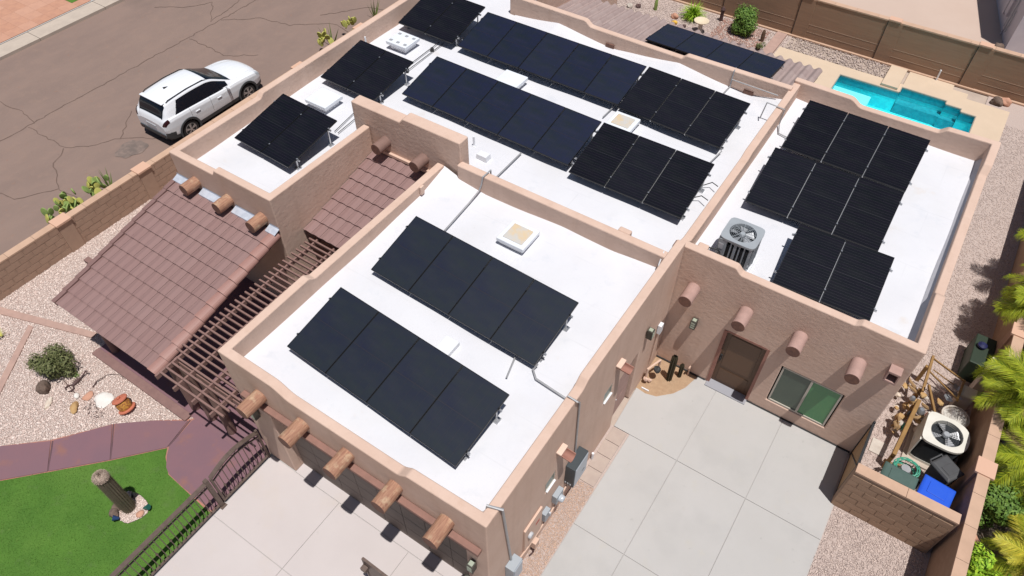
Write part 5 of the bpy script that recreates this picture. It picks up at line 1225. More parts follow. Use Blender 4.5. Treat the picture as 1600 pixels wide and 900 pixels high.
# big planter with bag
t = thing('stone_planter', (3.85, 13.0, 0), 'round pale tub filled with a crumpled white sack', 'planter')
MB().lathe((3.80, 13.05, 0), [(.24, 0), (.29, .35), (.31, .62), (.31, .66), (.27, .66), (.26, .5)], 24).build('tub', pot_m, t, smooth=True)
MB().rock((3.80, 13.05, .60), (.25, .24, .13), 44, 3).rock((3.90, 13.12, .66), (.13, .12, .09), 45, 2).build('sack', sack_m, t, smooth=True)
t = thing('storage_crate', (3.92, 13.85, 0), 'cream topped small crate by the palms', 'crate')
MB().box((3.75, 13.70, 0), (4.05, 14.0, .70)).build('box', pot_m, t, bevel=.01); MB().box((3.73, 13.68, .70), (4.07, 14.02, .74)).build('lid', cream_blind, t, bevel=.01)
# driftwood, stones and shells heaped on the rack, each one a thing
rnd = random.Random(77)
DL = [('weathered driftwood branch %s', driftwood), ('pale sea shell %s', shell_m), ('grey tumbled stone %s', pot_m), ('rusty iron scrap %s', iron_m), ('red brown clay shard %s', terracotta), ('tan rounded stone %s', tan_rock)]
places = ['nearest the stepping stone', 'beside the timber beam end', 'at the foot of the rack', 'under the cross rail', 'against the planter', 'next to the spade blade', 'between beam and planter', 'close to the ivory air conditioner', 'on the west side of the heap', 'on the top of the heap']
def heap_pt():
    u = rnd.uniform(0, 1); return (2.62 + u * 1.15 + rnd.uniform(-.12, .12), 12.1 + rnd.uniform(0, 1) * 1.55, rnd.uniform(.02, .45))
for i in range(18):
    x, y, z = heap_pt(); a = rnd.uniform(0, pi); l = rnd.uniform(.18, .42); m = DL[0]
    o = MB().tube([(-l * .5 * cos(a), -l * .5 * sin(a), 0), (-l * .1 * cos(a) + .03, -l * .1 * sin(a) - .04, .05), (l * .25 * cos(a) - .02, l * .25 * sin(a) + .03, .02), (l * .5 * cos(a), l * .5 * sin(a), .08)],
                  [.02, .045, .035, .012], 7).build('driftwood', driftwood, None, smooth=True)
    o.location = (x, y, z + .05); tag(o, '%s driftwood branch in the %s part of the heap by the timber rack' % ('long bent' if l > .3 else 'short stubby', 'front' if y < 12.6 else 'rear' if y > 13.15 else 'central'), 'driftwood', 'driftwood pieces heaped at the rack')
for i in range(46):
    x, y, z = heap_pt(); s = rnd.uniform(.04, .11); m = rnd.choice([shell_m, pot_m, tan_rock, white_stone, shell_m, tan_rock])
    o = MB().rock((0, 0, 0), (s, s * rnd.uniform(.6, 1), s * rnd.uniform(.5, .9)), i, 2).build('stone', m, None, smooth=True); o.location = (x, y, z + s * .5)
    nm_ = {shell_m.name: 'cream sea shell', pot_m.name: 'grey tumbled stone', tan_rock.name: 'ochre pebble rock', white_stone.name: 'white stone'}[m.name]
    wh_ = ('near the timber beam' if x < 3.0 else 'near the sack planter' if x > 3.45 else 'in the middle') ; wv_ = ('front' if y < 12.6 else 'rear' if y > 13.15 else 'central')
    tag(o, '%s %s, %s part of the rack heap' % (nm_, wh_, wv_), 'stone', 'stones and shells heaped at the rack')
for i, (x, y, z, m, lab, r) in enumerate(((2.93, 12.62, .45, jbox_m, 'black round iron ball on the heap', .085), (2.90, 12.28, .35, hose_m, 'small green glass float on the heap', .09), (3.35, 12.95, .3, terracotta, 'red clay pot shard near the planter', .10),
                                          (3.10, 12.80, .5, steel_m, 'grey metal funnel on top of the heap', .10), (2.86, 13.1, .45, steel_m, 'small steel can at the back of the heap', .07))):
    o = MB().lathe((0, 0, -r), [(r * .6, 0), (r, r * .6), (r, r * 1.2), (r * .5, r * 1.9)], 12).build('ornament', m, None, smooth=True); o.location = (x, y, z + .1); tag(o, lab, 'ornament')
for i, (x, y) in enumerate(((2.92, 11.30), (3.12, 11.20))):
    o = MB().tube([(0, -.12, 0), (.02, 0, .05), (0, .14, .02)], [.05, .075, .04], 8).build('driftwood', driftwood, None, smooth=True); o.location = (x, y, .12 + .2 * i); o.rotation_euler = (0, 0, .9)
    tag(o, ('thick driftwood stump at the near foot of the rack', 'short driftwood log near the grey bin')[i], 'driftwood')
# dark bin in the shade of the palm
t = thing('storage_bin', (3.93, 15.4, 0), 'dark green tub with a blue ball in the palm shade', 'bin')
MB().box((3.72, 14.85, 0), (4.2, 15.9, .72)).build('body', mat('shade_green_tub', (.02, .035, .02), .6), t, bevel=.03)
MB().lathe((3.88, 15.45, .72), [(.05, 0), (.11, .05), (.11, .10), (.05, .15)], 16).build('ball', mat('navy_ball', (.008, .012, .07), .6), t, smooth=True)
t = thing('side_cabinet', (4.0, 14.55, 0), 'pale lidded cabinet against the boundary wall', 'cabinet')
MB().box((4.02, 14.3, 0), (4.24, 14.62, 1.30)).build('body', pot_m, t, bevel=.01); MB().box((4.0, 14.28, 1.30), (4.25, 14.64, 1.36)).build('lid', mat('cream_lid', (.66, .60, .50), .6), t, bevel=.01)

# ------------------------------------------------------------------ PALMS and shrubs on the east side
def frond_mesh(L, droop, nl, lw, seed, m, stiff=.55):
    rs = random.Random(seed); mb = MB(); N_ = 12; P = []
    for i in range(N_ + 1):
        s = i / N_; P.append(Vector((L * s * (1 - .12 * s), 0, L * (stiff * s - droop * s * s))))
    mb.tube(P, [.018 * (1 - .8 * i / N_) + .003 for i in range(N_ + 1)], 5)
    for i in range(nl):
        s = .12 + .86 * i / nl; k = s * N_; a = int(k); f = k - a; p = P[a].lerp(P[min(a + 1, N_)], f); tdir = (P[min(a + 1, N_)] - P[a]).normalized() if a < N_ else Vector((1, 0, -.5))
        ll = L * .30 * (sin(pi * (.15 + .80 * s)) ** .7) * rs.uniform(.85, 1.1)
        for sd in (-1, 1):
            d = (tdir * .75 + Vector((0, sd, 0)) * .75 + Vector((0, 0, rs.uniform(-.25, .25)))).normalized(); q = p + d * ll - Vector((0, 0, ll * .25)); mid = p + d * ll * .5
            w = tdir * lw; mb.add([p - w * .4, p + w * .4, mid + w * .6, q, mid - w * .6], [(0, 1, 2, 4), (4, 2, 3)])
    return mb.mesh('frond', m)
FR = {'g': [frond_mesh(1.5, .55, 74, .012, s, palm_leaf) for s in (1, 2)] + [frond_mesh(1.35, .9, 70, .012, 3, palm_leaf, .8)],
      'y': [frond_mesh(1.25, .6, 60, .012, s, palm_yel) for s in (4, 5)] + [frond_mesh(1.2, .95, 60, .012, 6, palm_leaf, .8)]}
FR_DRY = frond_mesh(1.15, .8, 44, .010, 8, mat('dry_frond', (.30, .20, .08), .8, island=1.0, island_col=(.42, .31, .14)))
def palm(x, y, h, kind, n, sc, label, seed, cat='palm'):
    t = thing('palm_tree', (x, y, 0), label, cat, 'palms along the east boundary wall'); rs = random.Random(seed)
    MB().lathe((x, y, 0), [(.17, 0), (.14, h * .3), (.15, h * .7), (.18, h * .95), (.08, h + .05)], 12).build('trunk', palm_trunk, t, smooth=True)
    for i in range(n):
        a = i * 2.399 + rs.uniform(-.2, .2); el = rs.uniform(-.35, .75) - .5 * (i / n) + .25; s = sc * rs.uniform(.66, 1.08)
        inst('frond', rs.choice(FR[kind]) if i % 9 else FR_DRY, t, (0, 0, h), (rs.uniform(-.25, .25), -el, a), (s, s, s))
palm(4.90, 16.7, 1.75, 'g', 78, 1.0, 'tall green palm leaning over the boundary wall above the dark tub', 1)
palm(4.98, 18.9, 1.8, 'g', 60, .95, 'rearmost green palm behind the boundary wall', 2)
palm(4.90, 13.6, 1.65, 'g', 78, .95, 'green palm spreading over the wall beside the white sack planter', 3)
palm(5.3, 12.2, 1.2, 'g', 50, .8, 'low green palm behind the ivory air conditioner wall', 6)
palm(5.75, 10.15, .85, 'y', 40, .82, 'yellowing small palm between the feathery and the bright shrubs', 4)
palm(6.1, 11.1, .8, 'y', 26, .75, 'half dry yellow palm at the right edge', 5)
shrub('shrub', (5.05, 11.2, 0), (.62, .75, .62), 5200, .045, leaf_dk, 'feathery dark green shrub against the outside of the boundary wall', seed=51, lobes=10)
shrub('shrub', (5.2, 9.05, 0), (.85, .95, .60), 7000, .055, leaf_br, 'bright yellow green shrub at the bottom right beyond the wall', seed=52, lobes=14)
shrub('shrub', (4.75, 9.7, 0), (.35, .4, .7), 1800, .05, leaf_br, 'small bright shrub touching the wall corner', seed=53)
rock_thing((4.75, 10.35, 0), (.22, .28, .3), pink_rock, 'pinkish boulder behind the boundary wall', 54)
t = thing('dry_branches', (5.2, 10.9, 0), 'tangle of bare grey twigs under the small palms', 'branches'); mb = MB(); rnd = random.Random(13)
for i in range(90):
    p = Vector((5.1 + rnd.uniform(-.5, .9), 10.5 + rnd.uniform(-.9, .9), .05)); q = p + Vector((rnd.uniform(-.3, .3), rnd.uniform(-.3, .3), rnd.uniform(.1, .45))); mb.tube([p, q], .006, 4)
tag(mb.build('twigs', mat('bare_grey_twig', (.36, .29, .23), .9), t), kind='stuff')
struct(sheet('neighbour_yard', [(4.46, -3), (14, -3), (14, 29), (4.46, 29)], .002, mat('litter_ground', (.30, .24, .19), .95, (.20, .16, .12), scale=3.5, bump=1, bscale=12, bdist=.05)))

# ------------------------------------------------------------------ plants on the street verge
def pear(loc, n, seed, label, m=pad_m, spread=.5, r=.13):
    t = thing('prickly_pear', loc, label, 'cactus', 'prickly pears on the street verge'); rs = random.Random(seed)
    for i in range(n):
        a = rs.uniform(0, 2 * pi); d = rs.uniform(.05, spread); z = rs.uniform(.12, .55); rr = r * rs.uniform(.7, 1.2); az = rs.uniform(0, pi); tl_ = rs.uniform(-.6, .6)
        mb = MB(); k = 14; ring = []
        for th_ in (-.018, .018):
            for q in range(k):
                b_ = 2 * pi * q / k; ring.append((rr * .72 * cos(b_), th_, rr * sin(b_)))
        vs = ring + [(0, -.032, 0), (0, .032, 0)]
        fs = [(q, (q + 1) % k, k + (q + 1) % k, k + q) for q in range(k)] + [((q + 1) % k, q, 2 * k) for q in range(k)] + [(k + q, k + (q + 1) % k, 2 * k + 1) for q in range(k)]
        o = mb.add(vs, fs).build('pad', m if rs.random() < .6 else pad_y, t, local=True, smooth=True)
        o.location = (d * cos(a), d * sin(a), z); o.rotation_euler = (tl_, rs.uniform(-.4, .4), az)
pear((-19.95, 6.1, .25), 26, 61, 'dense prickly pear by the street wall beside the pilaster', spread=.42, r=.15)
pear((-19.95, 7.0, .25), 20, 62, 'prickly pear at the upper end of the verge clump', spread=.40, r=.14)
pear((-19.85, 5.45, .2), 12, 65, 'low prickly pear at the lower end of the verge clump', spread=.30, r=.13)
pear((-20.1, 17.1, .25), 13, 63, 'yellow prickly pear beyond the parapet by the parked car', pad_y, .35)
pear((-20.1, 18.5, .25), 13, 64, 'yellowish prickly pear further up the street verge', pad_y, .35)
def spike(loc, n, h, label, seed):
    t = thing('yucca_plant', loc, label, 'plant'); rs = random.Random(seed)
    for i in range(n):
        a = rs.uniform(0, 2 * pi); k = rs.uniform(.05, .5); l = h * rs.uniform(.7, 1.1); w = .035
        o = MB().add([(-w, 0, 0), (w, 0, 0), (w * .8, 0, l * .5), (0, .02, l), (-w * .8, 0, l * .5)], [(0, 1, 2, 4), (4, 2, 3)]).build('leaf', pad_m, t, local=True)
        o.rotation_euler = (k * cos(a), k * sin(a), a)
spike((-20.15, 17.6, 0), 8, 1.15, 'tall spiky agave stalk between the yellow prickly pears', 71)
spike((-20.2, 20.2, 0), 9, 1.0, 'spiky yucca at the far end of the verge', 72)
spike((-20.1, 7.4, 0), 7, .95, 'single spiky agave above the dense prickly pear clump', 73)

# ------------------------------------------------------------------ BACKYARD
struct(sheet('rear_yard', [(-18.6, 18.5), (-5.35, 18.5), (-5.35, 28.7), (-18.6, 28.7)], .001, gravel_base_t))
tag(scatter_stones('gravel', [(-13, 23.5), (-5.4, 23.5), (-5.4, 28.5), (-13, 28.5)], 350, .035, gravel_g, .006, seed=15), 'mixed gravel bed in front of the rear wall', 'gravel')
tag(scatter_stones('gravel', [(-8.2, 26.4), (-6.2, 26.6), (-6.2, 28.4), (-8.2, 28.4)], 500, .035, gravel_r, .012, seed=16), 'red lava gravel round the clipped green shrub', 'gravel')
tag(scatter_stones('gravel', [(-5.3, 27.55), (-.95, 27.55), (-.95, 28.6), (-5.3, 28.6)], 350, .03, gravel_g, .006, seed=17), 'gravel strip between deck and rear wall', 'gravel')
struct(MB().box((-5.95, 24, 0), (-5.55, 28.45, .10)).build('garden_kerb', kerb_pink, bevel=.01))
deckA = [(-5.5, 18.9), (-3.2, 18.9), (-3.2, 27.55), (-5.5, 27.0)]
dk = MB(); D0 = .03
pool_poly = [(-2.92, 24.2), (1.92, 24.2), (1.92, 26.92), (1.40, 26.92), (1.40, 27.12), (.85, 27.12), (.85, 27.34), (-.75, 27.34), (-.75, 26.94), (-2.92, 26.90)]
# deck built as convex pieces round the pool
for p in ([(-5.5, 18.9), (-2.92, 18.9), (-2.92, 27.5), (-5.5, 27.5)], [(-2.92, 18.9), (1.92, 18.9), (1.92, 24.2), (-2.92, 24.2)], [(1.92, 18.9), (2.84, 18.9), (2.86, 27.85), (1.92, 27.85)],
          [(-2.92, 26.90), (-.75, 26.94), (-.75, 27.52), (-2.92, 27.5)], [(-.75, 27.34), (.85, 27.34), (.85, 28.55), (-.75, 28.55)], [(.85, 27.12), (1.40, 27.12), (1.40, 28.2), (.85, 28.2)], [(1.40, 26.92), (1.92, 26.92), (1.92, 27.85), (1.40, 27.85)]):
    dk.prism(p, -.05, D0)
struct(dk.build('pool_deck', deck_m))
struct(sheet('rear_side_yard', [(2.80, 19), (4.3, 19), (4.3, 28.7), (2.80, 28.7)], .004, gravel_base_t))
pool = thing('swimming_pool', (-.5, 25.6, 0), 'narrow turquoise swimming pool with stepped edge behind the house', 'pool')
n = len(pool_poly); bs = MB(); zf = -.85
vs = [(x, y, .0) for x, y in pool_poly] + [(x, y, zf) for x, y in pool_poly]
bs.add(vs, [(i, (i + 1) % n, n + (i + 1) % n, n + i) for i in range(n)]); bs.build('basin_wall', pool_plaster, pool)
MB().add([(x, y, zf) for x, y in pool_poly], [tuple(range(n))]).build('basin_floor', pool_plaster, pool)
wl = MB(); q = []
for (a, b) in zip(pool_poly, pool_poly[1:] + pool_poly[:1]):
    dv = Vector((b[0] - a[0], b[1] - a[1])).normalized(); nv = Vector((-dv.y, dv.x)) * .012
    wl.add([(a[0] + nv.x, a[1] + nv.y, .0), (b[0] + nv.x, b[1] + nv.y, .0), (b[0] + nv.x, b[1] + nv.y, -.30), (a[0] + nv.x, a[1] + nv.y, -.30)], [(0, 1, 2, 3)])
wl.build('waterline_tile', pool_tile, pool)
MB().box((-2.9, 24.22, -.84), (-1.55, 26.55, -.28)).build('step', pool_ledge, pool); MB().box((-1.55, 24.22, -.84), (-.95, 26.3, -.55)).build('step', pool_ledge, pool)
MB().box((1.3, 25.4, -.84), (1.88, 26.35, -.35)).build('seat', pool_ledge, pool)
MB().box((-.73, 26.95, -.84), (.83, 27.32, -.45)).box((.83, 26.9, -.84), (1.38, 27.10, -.45)).build('bench', pool_tile, pool)
MB().add([(x, y, -.10) for x, y in pool_poly], [tuple(range(n))]).build('water', water_m, pool)
cp = MB()
for (a, b) in zip(pool_poly, pool_poly[1:] + pool_poly[:1]):
    dv = Vector((b[0] - a[0], b[1] - a[1])).normalized(); nv = Vector((-dv.y, dv.x)); A = Vector(a) - nv * .0; B = Vector(b)
    cp.add([(A.x, A.y, D0 + .003), (B.x, B.y, D0 + .003), (B.x + nv.x * .03, B.y + nv.y * .03, D0 - .01), (A.x + nv.x * .03, A.y + nv.y * .03, D0 - .01), (B.x + nv.x * .03, B.y + nv.y * .03, -.02), (A.x + nv.x * .03, A.y + nv.y * .03, -.02)], [(0, 1, 2, 3), (3, 2, 4, 5)])
cp.build('coping', coping_m, pool)
t = thing('diving_slab', (-.95, 27.7, 0), 'raised cream slab at the notch of the pool edge', 'slab')
MB().box((-1.45, 26.98, D0 + .002), (-.85, 28.45, D0 + .10)).build('slab', deck_m, t, bevel=.01)
# rear porch with barrel tiles
rp = thing('rear_porch', (-8, 20.6, 0), 'rear porch covered with weathered barrel tiles', 'porch')
zr0 = 3.15; slope = math.tan(.155); ncx = 30; bw = .325
bt = tile_mesh(bw, .50, .085, n=9, mat_=tile_back, barrel=True)
for i in range(ncx):
    x = -3.0 - bw * (i + 1)
    for j in range(8):
        y = 22.70 - j * .45; zz = 2.325 + (22.60 - y) * slope
        inst('roof_tile', bt, rp, (x + bw + 8, y - 20.6, zz + random.uniform(-.003, .003)), (.155 - .03, 0, pi), (1, 1, 1))
MB().add([(-12.9, 18.7, 2.25 + 3.9 * slope - .03), (-3.05, 18.7, 2.33 + 3.9 * slope - .03), (-3.05, 22.55, 2.25), (-12.9, 22.55, 2.25), (-12.9, 18.7, 2.8), (-3.05, 18.7, 2.8), (-3.05, 22.55, 2.12), (-12.9, 22.55, 2.12)],
         [(0, 1, 2, 3), (7, 6, 5, 4), (0, 4, 5, 1), (1, 5, 6, 2), (2, 6, 7, 3), (3, 7, 4, 0)]).build('roof_deck', wood_br, rp)
for x in (-12.5, -8.0, -3.3): MB().box((x - .09, 22.1, 0), (x + .09, 22.28, 2.27)).build('post', stucco, rp)
# plants in the back bed
shrub('shrub', (-7.15, 27.7, 0), (.62, .55, .62), 6500, .045, leaf_ol if False else leaf_dk, 'round clipped green shrub against the rear wall', seed=81, lobes=14, shell=.4)
t = thing('yucca_plant', (-9.3, 27.6, 0), 'lime green grassy tuft in the rear bed', 'plant'); mb = MB(); rnd = random.Random(9)
for i in range(420):
    a = rnd.uniform(0, 2 * pi); l = rnd.uniform(.35, .75); k = rnd.uniform(.1, 1.1); p = Vector((-9.3 + rnd.uniform(-.1, .1), 27.6 + rnd.uniform(-.1, .1), .02)); dv = Vector((cos(a) * sin(k), sin(a) * sin(k), cos(k)))
    s_ = Vector((-sin(a), cos(a), 0)) * .012; m1 = p + dv * l * .6; q = m1 + Vector((dv.x, dv.y, dv.z - .7)).normalized() * l * .5; mb.add([p - s_, p + s_, m1 + s_, q, m1 - s_], [(0, 1, 2, 4), (4, 2, 3)])
tag(mb.build('blades', leaf_br, t), kind='stuff')
t = thing('bird_bath', (-8.60, 26.72, 0), 'cream stone bird bath in the rear bed', 'bird bath')
MB().lathe((-8.6, 26.72, 0), [(.17, 0), (.10, .06), (.08, .35), (.12, .42)], 16).build('pedestal', pot_m, t, smooth=True)
MB().lathe((-8.6, 26.72, .42), [(.14, 0), (.29, .09), (.30, .12), (.25, .12), (.16, .05)], 24).build('bowl', mat('cream_stone', (.66, .55, .40), .8), t, smooth=True)
t = thing('carved_post', (-8.25, 28.1, 0), 'short rusty red post near the rear wall', 'post'); MB().lathe((-8.25, 28.1, 0), [(.08, 0), (.07, .4), (.10, .5), (.05, .6)], 10).build('post', iron_m, t, smooth=True)
for (x, y, r, m, lab, sd) in ((-9.95, 27.25, .16, pink_rock, 'pinkish slab rock in the rear bed', 91), (-9.75, 26.8, .12, yel_m, 'yellow ornament stone in the rear bed', 92), (-9.3, 26.75, .10, iron_m, 'dark red figure by the rear bed plants', 93),
                              (-6.85, 26.6, .12, iron_m, 'dark ornament on the red gravel edge', 94), (2.35, 28.15, .22, brown_rock, 'dark boulder at the end of the pool deck', 95), (2.62, 28.3, .2, pink_rock, 'reddish boulder behind the deck corner', 96),
                              (-11.6, 27.2, .12, iron_m, 'small dark red figure left in the rear bed', 97), (-11.9, 27.0, .14, pot_m, 'rounded grey stone left in the rear bed', 98)):
    rock_thing((x, y, 0), (r, r * .8, r * .8), m, lab, sd)
for (x, y, lab, sd) in ((-10.9, 27.4, 'short green cactus in the rear bed', 1), (-6.25, 27.5, 'short brown stump in the rear bed', 2), (-6.1, 26.75, 'small leafy plant beside the garden kerb', 3)):
    if sd == 3: shrub('small_plant', (x, y, 0), (.18, .18, .2), 300, .04, leaf_ol, lab, 'plant', 88)
    else:
        t = thing('small_cactus' if sd == 1 else 'tree_stump', (x, y, 0), lab, 'cactus' if sd == 1 else 'stump'); ribbed(MB(), (x, y, 0), [(.07, 0), (.08, .25), (.06, .45), (.02, .5)], 8, .3).build('stem', pad_m if sd == 1 else palm_trunk, t, smooth=True)
t = thing('pool_light_post', (-.05, 28.45, 0), 'small white post on the pool deck by the wall', 'post'); MB().tube([(-1.2 + 1.4, 28.5, 0), (.2, 28.5, .45)], .03, 8).build('post', white_paint, t)
# rear neighbour
struct(sheet('neighbour_ground', [(-40, 28.9), (30, 28.9), (30, 90), (-40, 90)], .004, neigh_ground))
nb = thing('neighbour_house', (1.95, 32.2, 0), 'lilac grey neighbour building at the top right corner', 'building', rz=RD(13.5))
MB().box((0, 0, 0), (9, 14, 4.2)).build('wall', neigh_wall, nb, local=True)
w = MB().box((-.03, 2.9, 1.5), (.0, 4.4, 2.9)).build('window', jbox_m, nb, local=True)
MB().box((-.036, 2.96, 1.56), (-.03, 3.6, 2.84)).build('pane', cream_blind, w, local=True); MB().box((-.036, 3.68, 1.56), (-.03, 4.34, 2.84)).build('pane', cream_blind, w, local=True)
MB().box((-.12, 1.6, .6), (0, 2.0, 1.3)).build('meter_box', neigh_wall, nb, local=True, bevel=.01); MB().tube([(-.04, 1.3, 0), (-.04, 1.3, 3.6)], .03, 6).build('downpipe', neigh_wall, nb, local=True)
MB().box((-.10, 2.2, .4), (0, 2.5, 1.0)).build('meter_box', neigh_wall, nb, local=True, bevel=.01)
for i in range(3): MB().tube([(-.05, .9 + i * .25, .3), (-.05, .9 + i * .25, 1.2 + i * .3)], .02, 6).build('pipe', grey_box, nb, local=True)
rock_thing((1.72, 32.0, 0), (.2, .25, .22), brown_rock, 'dark clutter at the foot of the neighbour building', 99)

# ------------------------------------------------------------------ PARKED CAR
car = thing('parked_car', (-21.47, 12.25, 0), 'white compact SUV parked on the street', 'car')
CXo, CY0 = -21.47, 9.93
# stations along y: (y, half-width scale, sill z, belt z, side window foot x, roof half width, roof edge z, centre z, bulge)
ST = [(0.00, .80, .44, .82, .64, .50, .88, .90), (0.06, .90, .38, .97, .71, .56, 1.02, 1.04), (0.15, .95, .34, 1.06, .78, .59, 1.14, 1.17), (.27, .985, .31, 1.10, .82, .61, 1.39, 1.45), (.42, 1.0, .29, 1.11, .84, .62, 1.52, 1.585),
      (.9, 1.0, .28, 1.10, .85, .625, 1.575, 1.64), (1.5, 1.0, .28, 1.07, .85, .63, 1.595, 1.66), (2.1, 1.0, .28, 1.04, .85, .62, 1.565, 1.625), (2.4, 1.0, .28, 1.02, .85, .62, 1.49, 1.55), (2.8, 1.0, .28, 1.01, .845, .65, 1.28, 1.33), (3.18, 1.0, .28, 1.01, .84, .72, 1.09, 1.14),
      (3.4, 1.0, .28, 1.0, .83, .71, 1.06, 1.11), (3.85, .99, .29, .96, .81, .64, 1.01, 1.07), (4.2, .94, .30, .89, .75, .56, .94, 1.0), (4.42, .84, .33, .78, .67, .48, .83, .88), (4.55, .66, .38, .62, .52, .36, .68, .71)]
def lerp_st(y):
    ys = [s[0] for s in ST]
    for i in range(len(ST) - 1):
        if ys[i] <= y <= ys[i + 1] + 1e-9:
            t = (y - ys[i]) / (ys[i + 1] - ys[i]); p0 = ST[max(i - 1, 0)]; p1 = ST[i]; p2 = ST[i + 1]; p3 = ST[min(i + 2, len(ST) - 1)]
            out = []
            for k in range(1, 8):
                m1 = (p2[k] - p0[k]) / max(1e-6, p2[0] - p0[0]) * (p2[0] - p1[0]); m2 = (p3[k] - p1[k]) / max(1e-6, p3[0] - p1[0]) * (p2[0] - p1[0])
                lim = 1.5 * abs(p2[k] - p1[k]); m1 = max(-lim, min(lim, m1)) if lim > 0 else 0; m2 = max(-lim, min(lim, m2)) if lim > 0 else 0
                out.append((2 * t**3 - 3 * t**2 + 1) * p1[k] + (t**3 - 2 * t**2 + t) * m1 + (-2 * t**3 + 3 * t**2) * p2[k] + (t**3 - t**2) * m2)
            return out
    return list(ST[-1][1:])
def ring(y):
    ws, sill, belt, wf, rh, re, rc = lerp_st(y); W2 = .93 * ws
    P = [(W2 * .86, sill - .06), (W2 * .955, sill), (W2 * .985, sill + .22), (W2 * 1.0, (sill + belt) / 2 + .05), (W2 * .99, belt - .10), (W2 * .955, belt - .02), (min(wf, W2 * .93), belt + .005),
         ((wf * .6 + rh * .4) if wf < W2 else rh, belt + (re - belt) * .5), (rh + .035, re - .035), (rh, re), (rh * .7, re + (rc - re) * .62), (rh * .35, re + (rc - re) * .92), (0, rc)]
    return P
NY = 300; ysamp = [4.55 * i / NY for i in range(NY + 1)]
R_ = [ring(y) for y in ysamp]; NP = len(R_[0]); SUB = 6
def fine(P):
    out = []
    for i in range(len(P) - 1):
        for s in range(SUB): t = s / SUB; out.append((P[i][0] + (P[i + 1][0] - P[i][0]) * t, P[i][1] + (P[i + 1][1] - P[i][1]) * t))
    out.append(P[-1]); return out
RF = [fine(p) for p in R_]; NF = len(RF[0])
WH = (.88, 3.63)   # wheel centres along y from the tail
parts_ = {'body': MB(), 'rear_window': MB(), 'windscreen': MB(), 'side_window': MB(), 'side_window2': MB(), 'lower_cladding': MB(), 'rear_lamp': MB(), 'headlight': MB(), 'grille': MB()}
def side_part(i, k, y, x, z):
    for wy in WH:
        if (y - wy) ** 2 + (z - .36) ** 2 < .385 ** 2 and k < 5 * SUB: return None
    seg = k // SUB
    if seg in (9, 10, 11) and .12 < y < .38: return 'rear_window'
    if seg in (8, ) and .12 < y < .36: return 'rear_window'
    if seg in (9, 10, 11) and 2.28 < y < 3.17: return 'windscreen'
    if (seg == 6 or (seg == 7 and k % SUB < SUB - 1)) and max(.50 + (z - 1.04) * .75, .5) < y < 2.92 and z > 1.03: return 'side_window'
    if seg <= 0 or (seg == 1 and k < SUB * 1 + 4): return 'lower_cladding'
    if y < .30 and z < .62 and seg < 5: return 'lower_cladding'
    if y < .22 and seg in (4, 5) and z > .84: return 'rear_lamp'
    if 4.22 < y < 4.42 and seg in (4, 5): return 'headlight'
    if y > 4.44 and z > .42 and z < .72: return 'grille'
    return 'body'
idx = {k: {} for k in parts_}
def vid(p, i, k, sx):
    key = (i, k, sx)
    d = idx[p]
    if key not in d: x, z = RF[i][k]; d[key] = len(parts_[p].v); parts_[p].v.append((CXo + sx * x, CY0 + ysamp[i], z))
    return d[key]
for i in range(NY):
    for k in range(NF - 1):
        x, z = RF[i][k]; y = (ysamp[i] + ysamp[i + 1]) / 2; z = (z + RF[i][k + 1][1]) / 2; p = side_part(i, k, y, x, z)
        if not p: continue
        for sx in (-1, 1):
            p = 'side_window2' if (p.startswith('side_window') and sx > 0) else p
            q = [vid(p, i, k, sx), vid(p, i + 1, k, sx), vid(p, i + 1, k + 1, sx), vid(p, i, k + 1, sx)]; parts_[p].f.append(tuple(q)); parts_[p].m.append(0)
# tail and nose faces
for (i, p) in ((0, 'body'), (NY, 'body')):
    for sx in (-1, 1):
        vs = [(CXo + sx * x, CY0 + ysamp[i], z) for x, z in RF[i]] + [(CXo, CY0 + ysamp[i], RF[i][0][1])]; parts_['body' if i == 0 else 'lower_cladding'].add(vs, [tuple(range(len(vs)))])
MT = {'body': car_paint, 'rear_window': glass_dark, 'windscreen': glass_dark, 'side_window': glass_dark, 'side_window2': glass_dark, 'lower_cladding': clad_m, 'rear_lamp': red_lens, 'headlight': clear_lens, 'grille': black_p}
for k, mb in parts_.items():
    if mb.f: mb.build(k.rstrip('2'), MT[k], car, smooth=True)
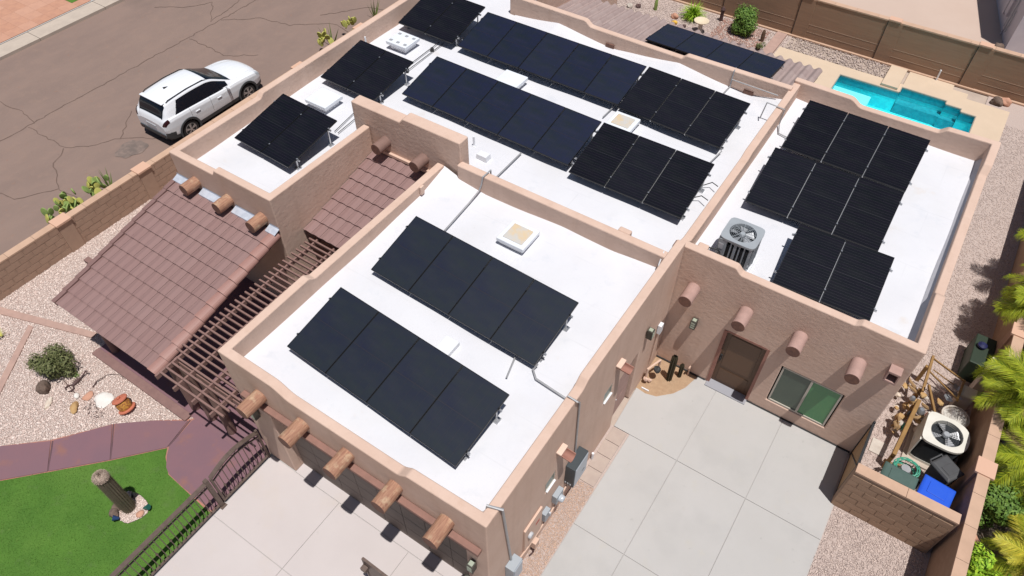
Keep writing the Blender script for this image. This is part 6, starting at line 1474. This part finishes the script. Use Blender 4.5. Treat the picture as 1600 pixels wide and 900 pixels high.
# dark floor so that no light comes through the arches
MB().box((CXo - .72, CY0 + .15, .20), (CXo + .72, CY0 + 4.4, .55)).build('underbody', black_p, car)
for sx in (-1, 1):
    for wy in WH:
        ar = MB(); NA = 26; vs = []
        for q_ in range(NA + 1):
            a = RD(-14) + (pi + RD(28)) * q_ / NA
            for rr, xx in ((.385, .80), (.385, .945), (.455, .950), (.46, .925)):
                vs.append((CXo + sx * xx, CY0 + wy + rr * cos(a), max(.20, .36 + rr * sin(a))))
        ar.add(vs, [(4 * q_ + k, 4 * q_ + (k + 1) % 4, 4 * q_ + 4 + (k + 1) % 4, 4 * q_ + 4 + k) for q_ in range(NA) for k in range(4)]); ar.build('wheel_arch', clad_m, car, smooth=True)
        xo = CXo + sx * .80; w = MB().lathe((xo, CY0 + wy, .345), [(.20, -.10), (.32, -.10), (.345, -.06), (.345, .07), (.32, .11), (.22, .11)], 28, (sx, 0, 0)).build('wheel', tyre_m, car, smooth=True)
        rm = MB().lathe((xo + sx * .085, CY0 + wy, .345), [(.235, 0), (.235, .01), (.21, .018)], 28, (sx, 0, 0)); rm.build('rim', clad_m, w)
        sp_ = MB()
        for k in range(5):
            a = 2 * pi * k / 5 + .3
            for da in (-.16, .16):
                sp_.beam((xo + sx * .108, CY0 + wy + .04 * cos(a), .345 + .04 * sin(a)), (xo + sx * .104, CY0 + wy + .215 * cos(a + da), .345 + .215 * sin(a + da)), .035, .02, (1, 0, 0))
        sp_.lathe((xo + sx * .10, CY0 + wy, .345), [(.05, 0), (.05, .02)], 14, (sx, 0, 0)); sp_.tube([(xo + sx * .106, CY0 + wy + .222 * cos(a), .345 + .222 * sin(a)) for a in [2 * pi * q / 28 for q in range(29)]], .012, 5, caps=False); sp_.build('spokes', rim_m, w)
    # roof rail, mirror, handles
    MB().tube([(CXo + sx * .61, CY0 + .50, 1.55), (CXo + sx * .61, CY0 + .60, 1.60), (CXo + sx * .615, CY0 + 1.4, 1.635), (CXo + sx * .61, CY0 + 2.1, 1.60), (CXo + sx * .61, CY0 + 2.25, 1.54)], .018, 7).build('roof_rail', black_p, car, smooth=True)
    MB().rock((CXo + sx * 1.02, CY0 + 2.80, 1.05), (.11, .06, .075), 5, 2).build('mirror', car_paint, car, smooth=True)
    MB().beam((CXo + sx * .86, CY0 + 2.81, 1.0), (CXo + sx * .98, CY0 + 2.81, 1.03), .05, .04).build('mirror_arm', black_p, car)
    for y in (1.28, 2.28): MB().beam((CXo + sx * .935, CY0 + y, .86), (CXo + sx * .935, CY0 + y + .19, .86), .03, .035).build('door_handle', car_paint, car, bevel=.01)
    for y in (1.10, 2.0, 2.9):
        q = []
        for k in range(2 * SUB, 6 * SUB + 1):
            i = int(round(y / 4.55 * NY)); x, z = RF[i][k]; q.append((CXo + sx * (x + .0015), CY0 + ysamp[i], z))
        mb = MB(); mb.add([(p[0], p[1] - .005, p[2]) for p in q] + [(p[0], p[1] + .005, p[2]) for p in q], [(j, j + 1, len(q) + j + 1, len(q) + j) for j in range(len(q) - 1)]); mb.build('door_seam', black_p, car)
MB().add([(CXo - .012, CY0 + .95, 1.65), (CXo + .012, CY0 + .95, 1.65), (CXo + .012, CY0 + 1.12, 1.66), (CXo - .012, CY0 + 1.12, 1.66), (CXo, CY0 + .93, 1.73)], [(0, 1, 2, 3), (0, 1, 4), (1, 2, 4), (2, 3, 4), (3, 0, 4)]).build('antenna_fin', black_p, car)
MB().box((CXo - .60, CY0 + .32, 1.535), (CXo + .60, CY0 + .46, 1.57)).build('spoiler', car_paint, car, bevel=.01)
MB().box((CXo - .26, CY0 - .012, .62), (CXo + .26, CY0 + .0, .76)).build('number_plate', plate_m, car)
MB().box((CXo - .70, CY0 - .035, .36), (CXo + .70, CY0 + .03, .52)).build('rear_bumper', clad_m, car, bevel=.02)
for sx in (-1, 1): MB().box((CXo + sx * .58 - .10, CY0 - .045, .46), (CXo + sx * .58 + .10, CY0 - .034, .50)).build('reflector', red_lens, car)

car.location = (-21.02, 12.10, 0); car.scale = (.935, .935, .935)
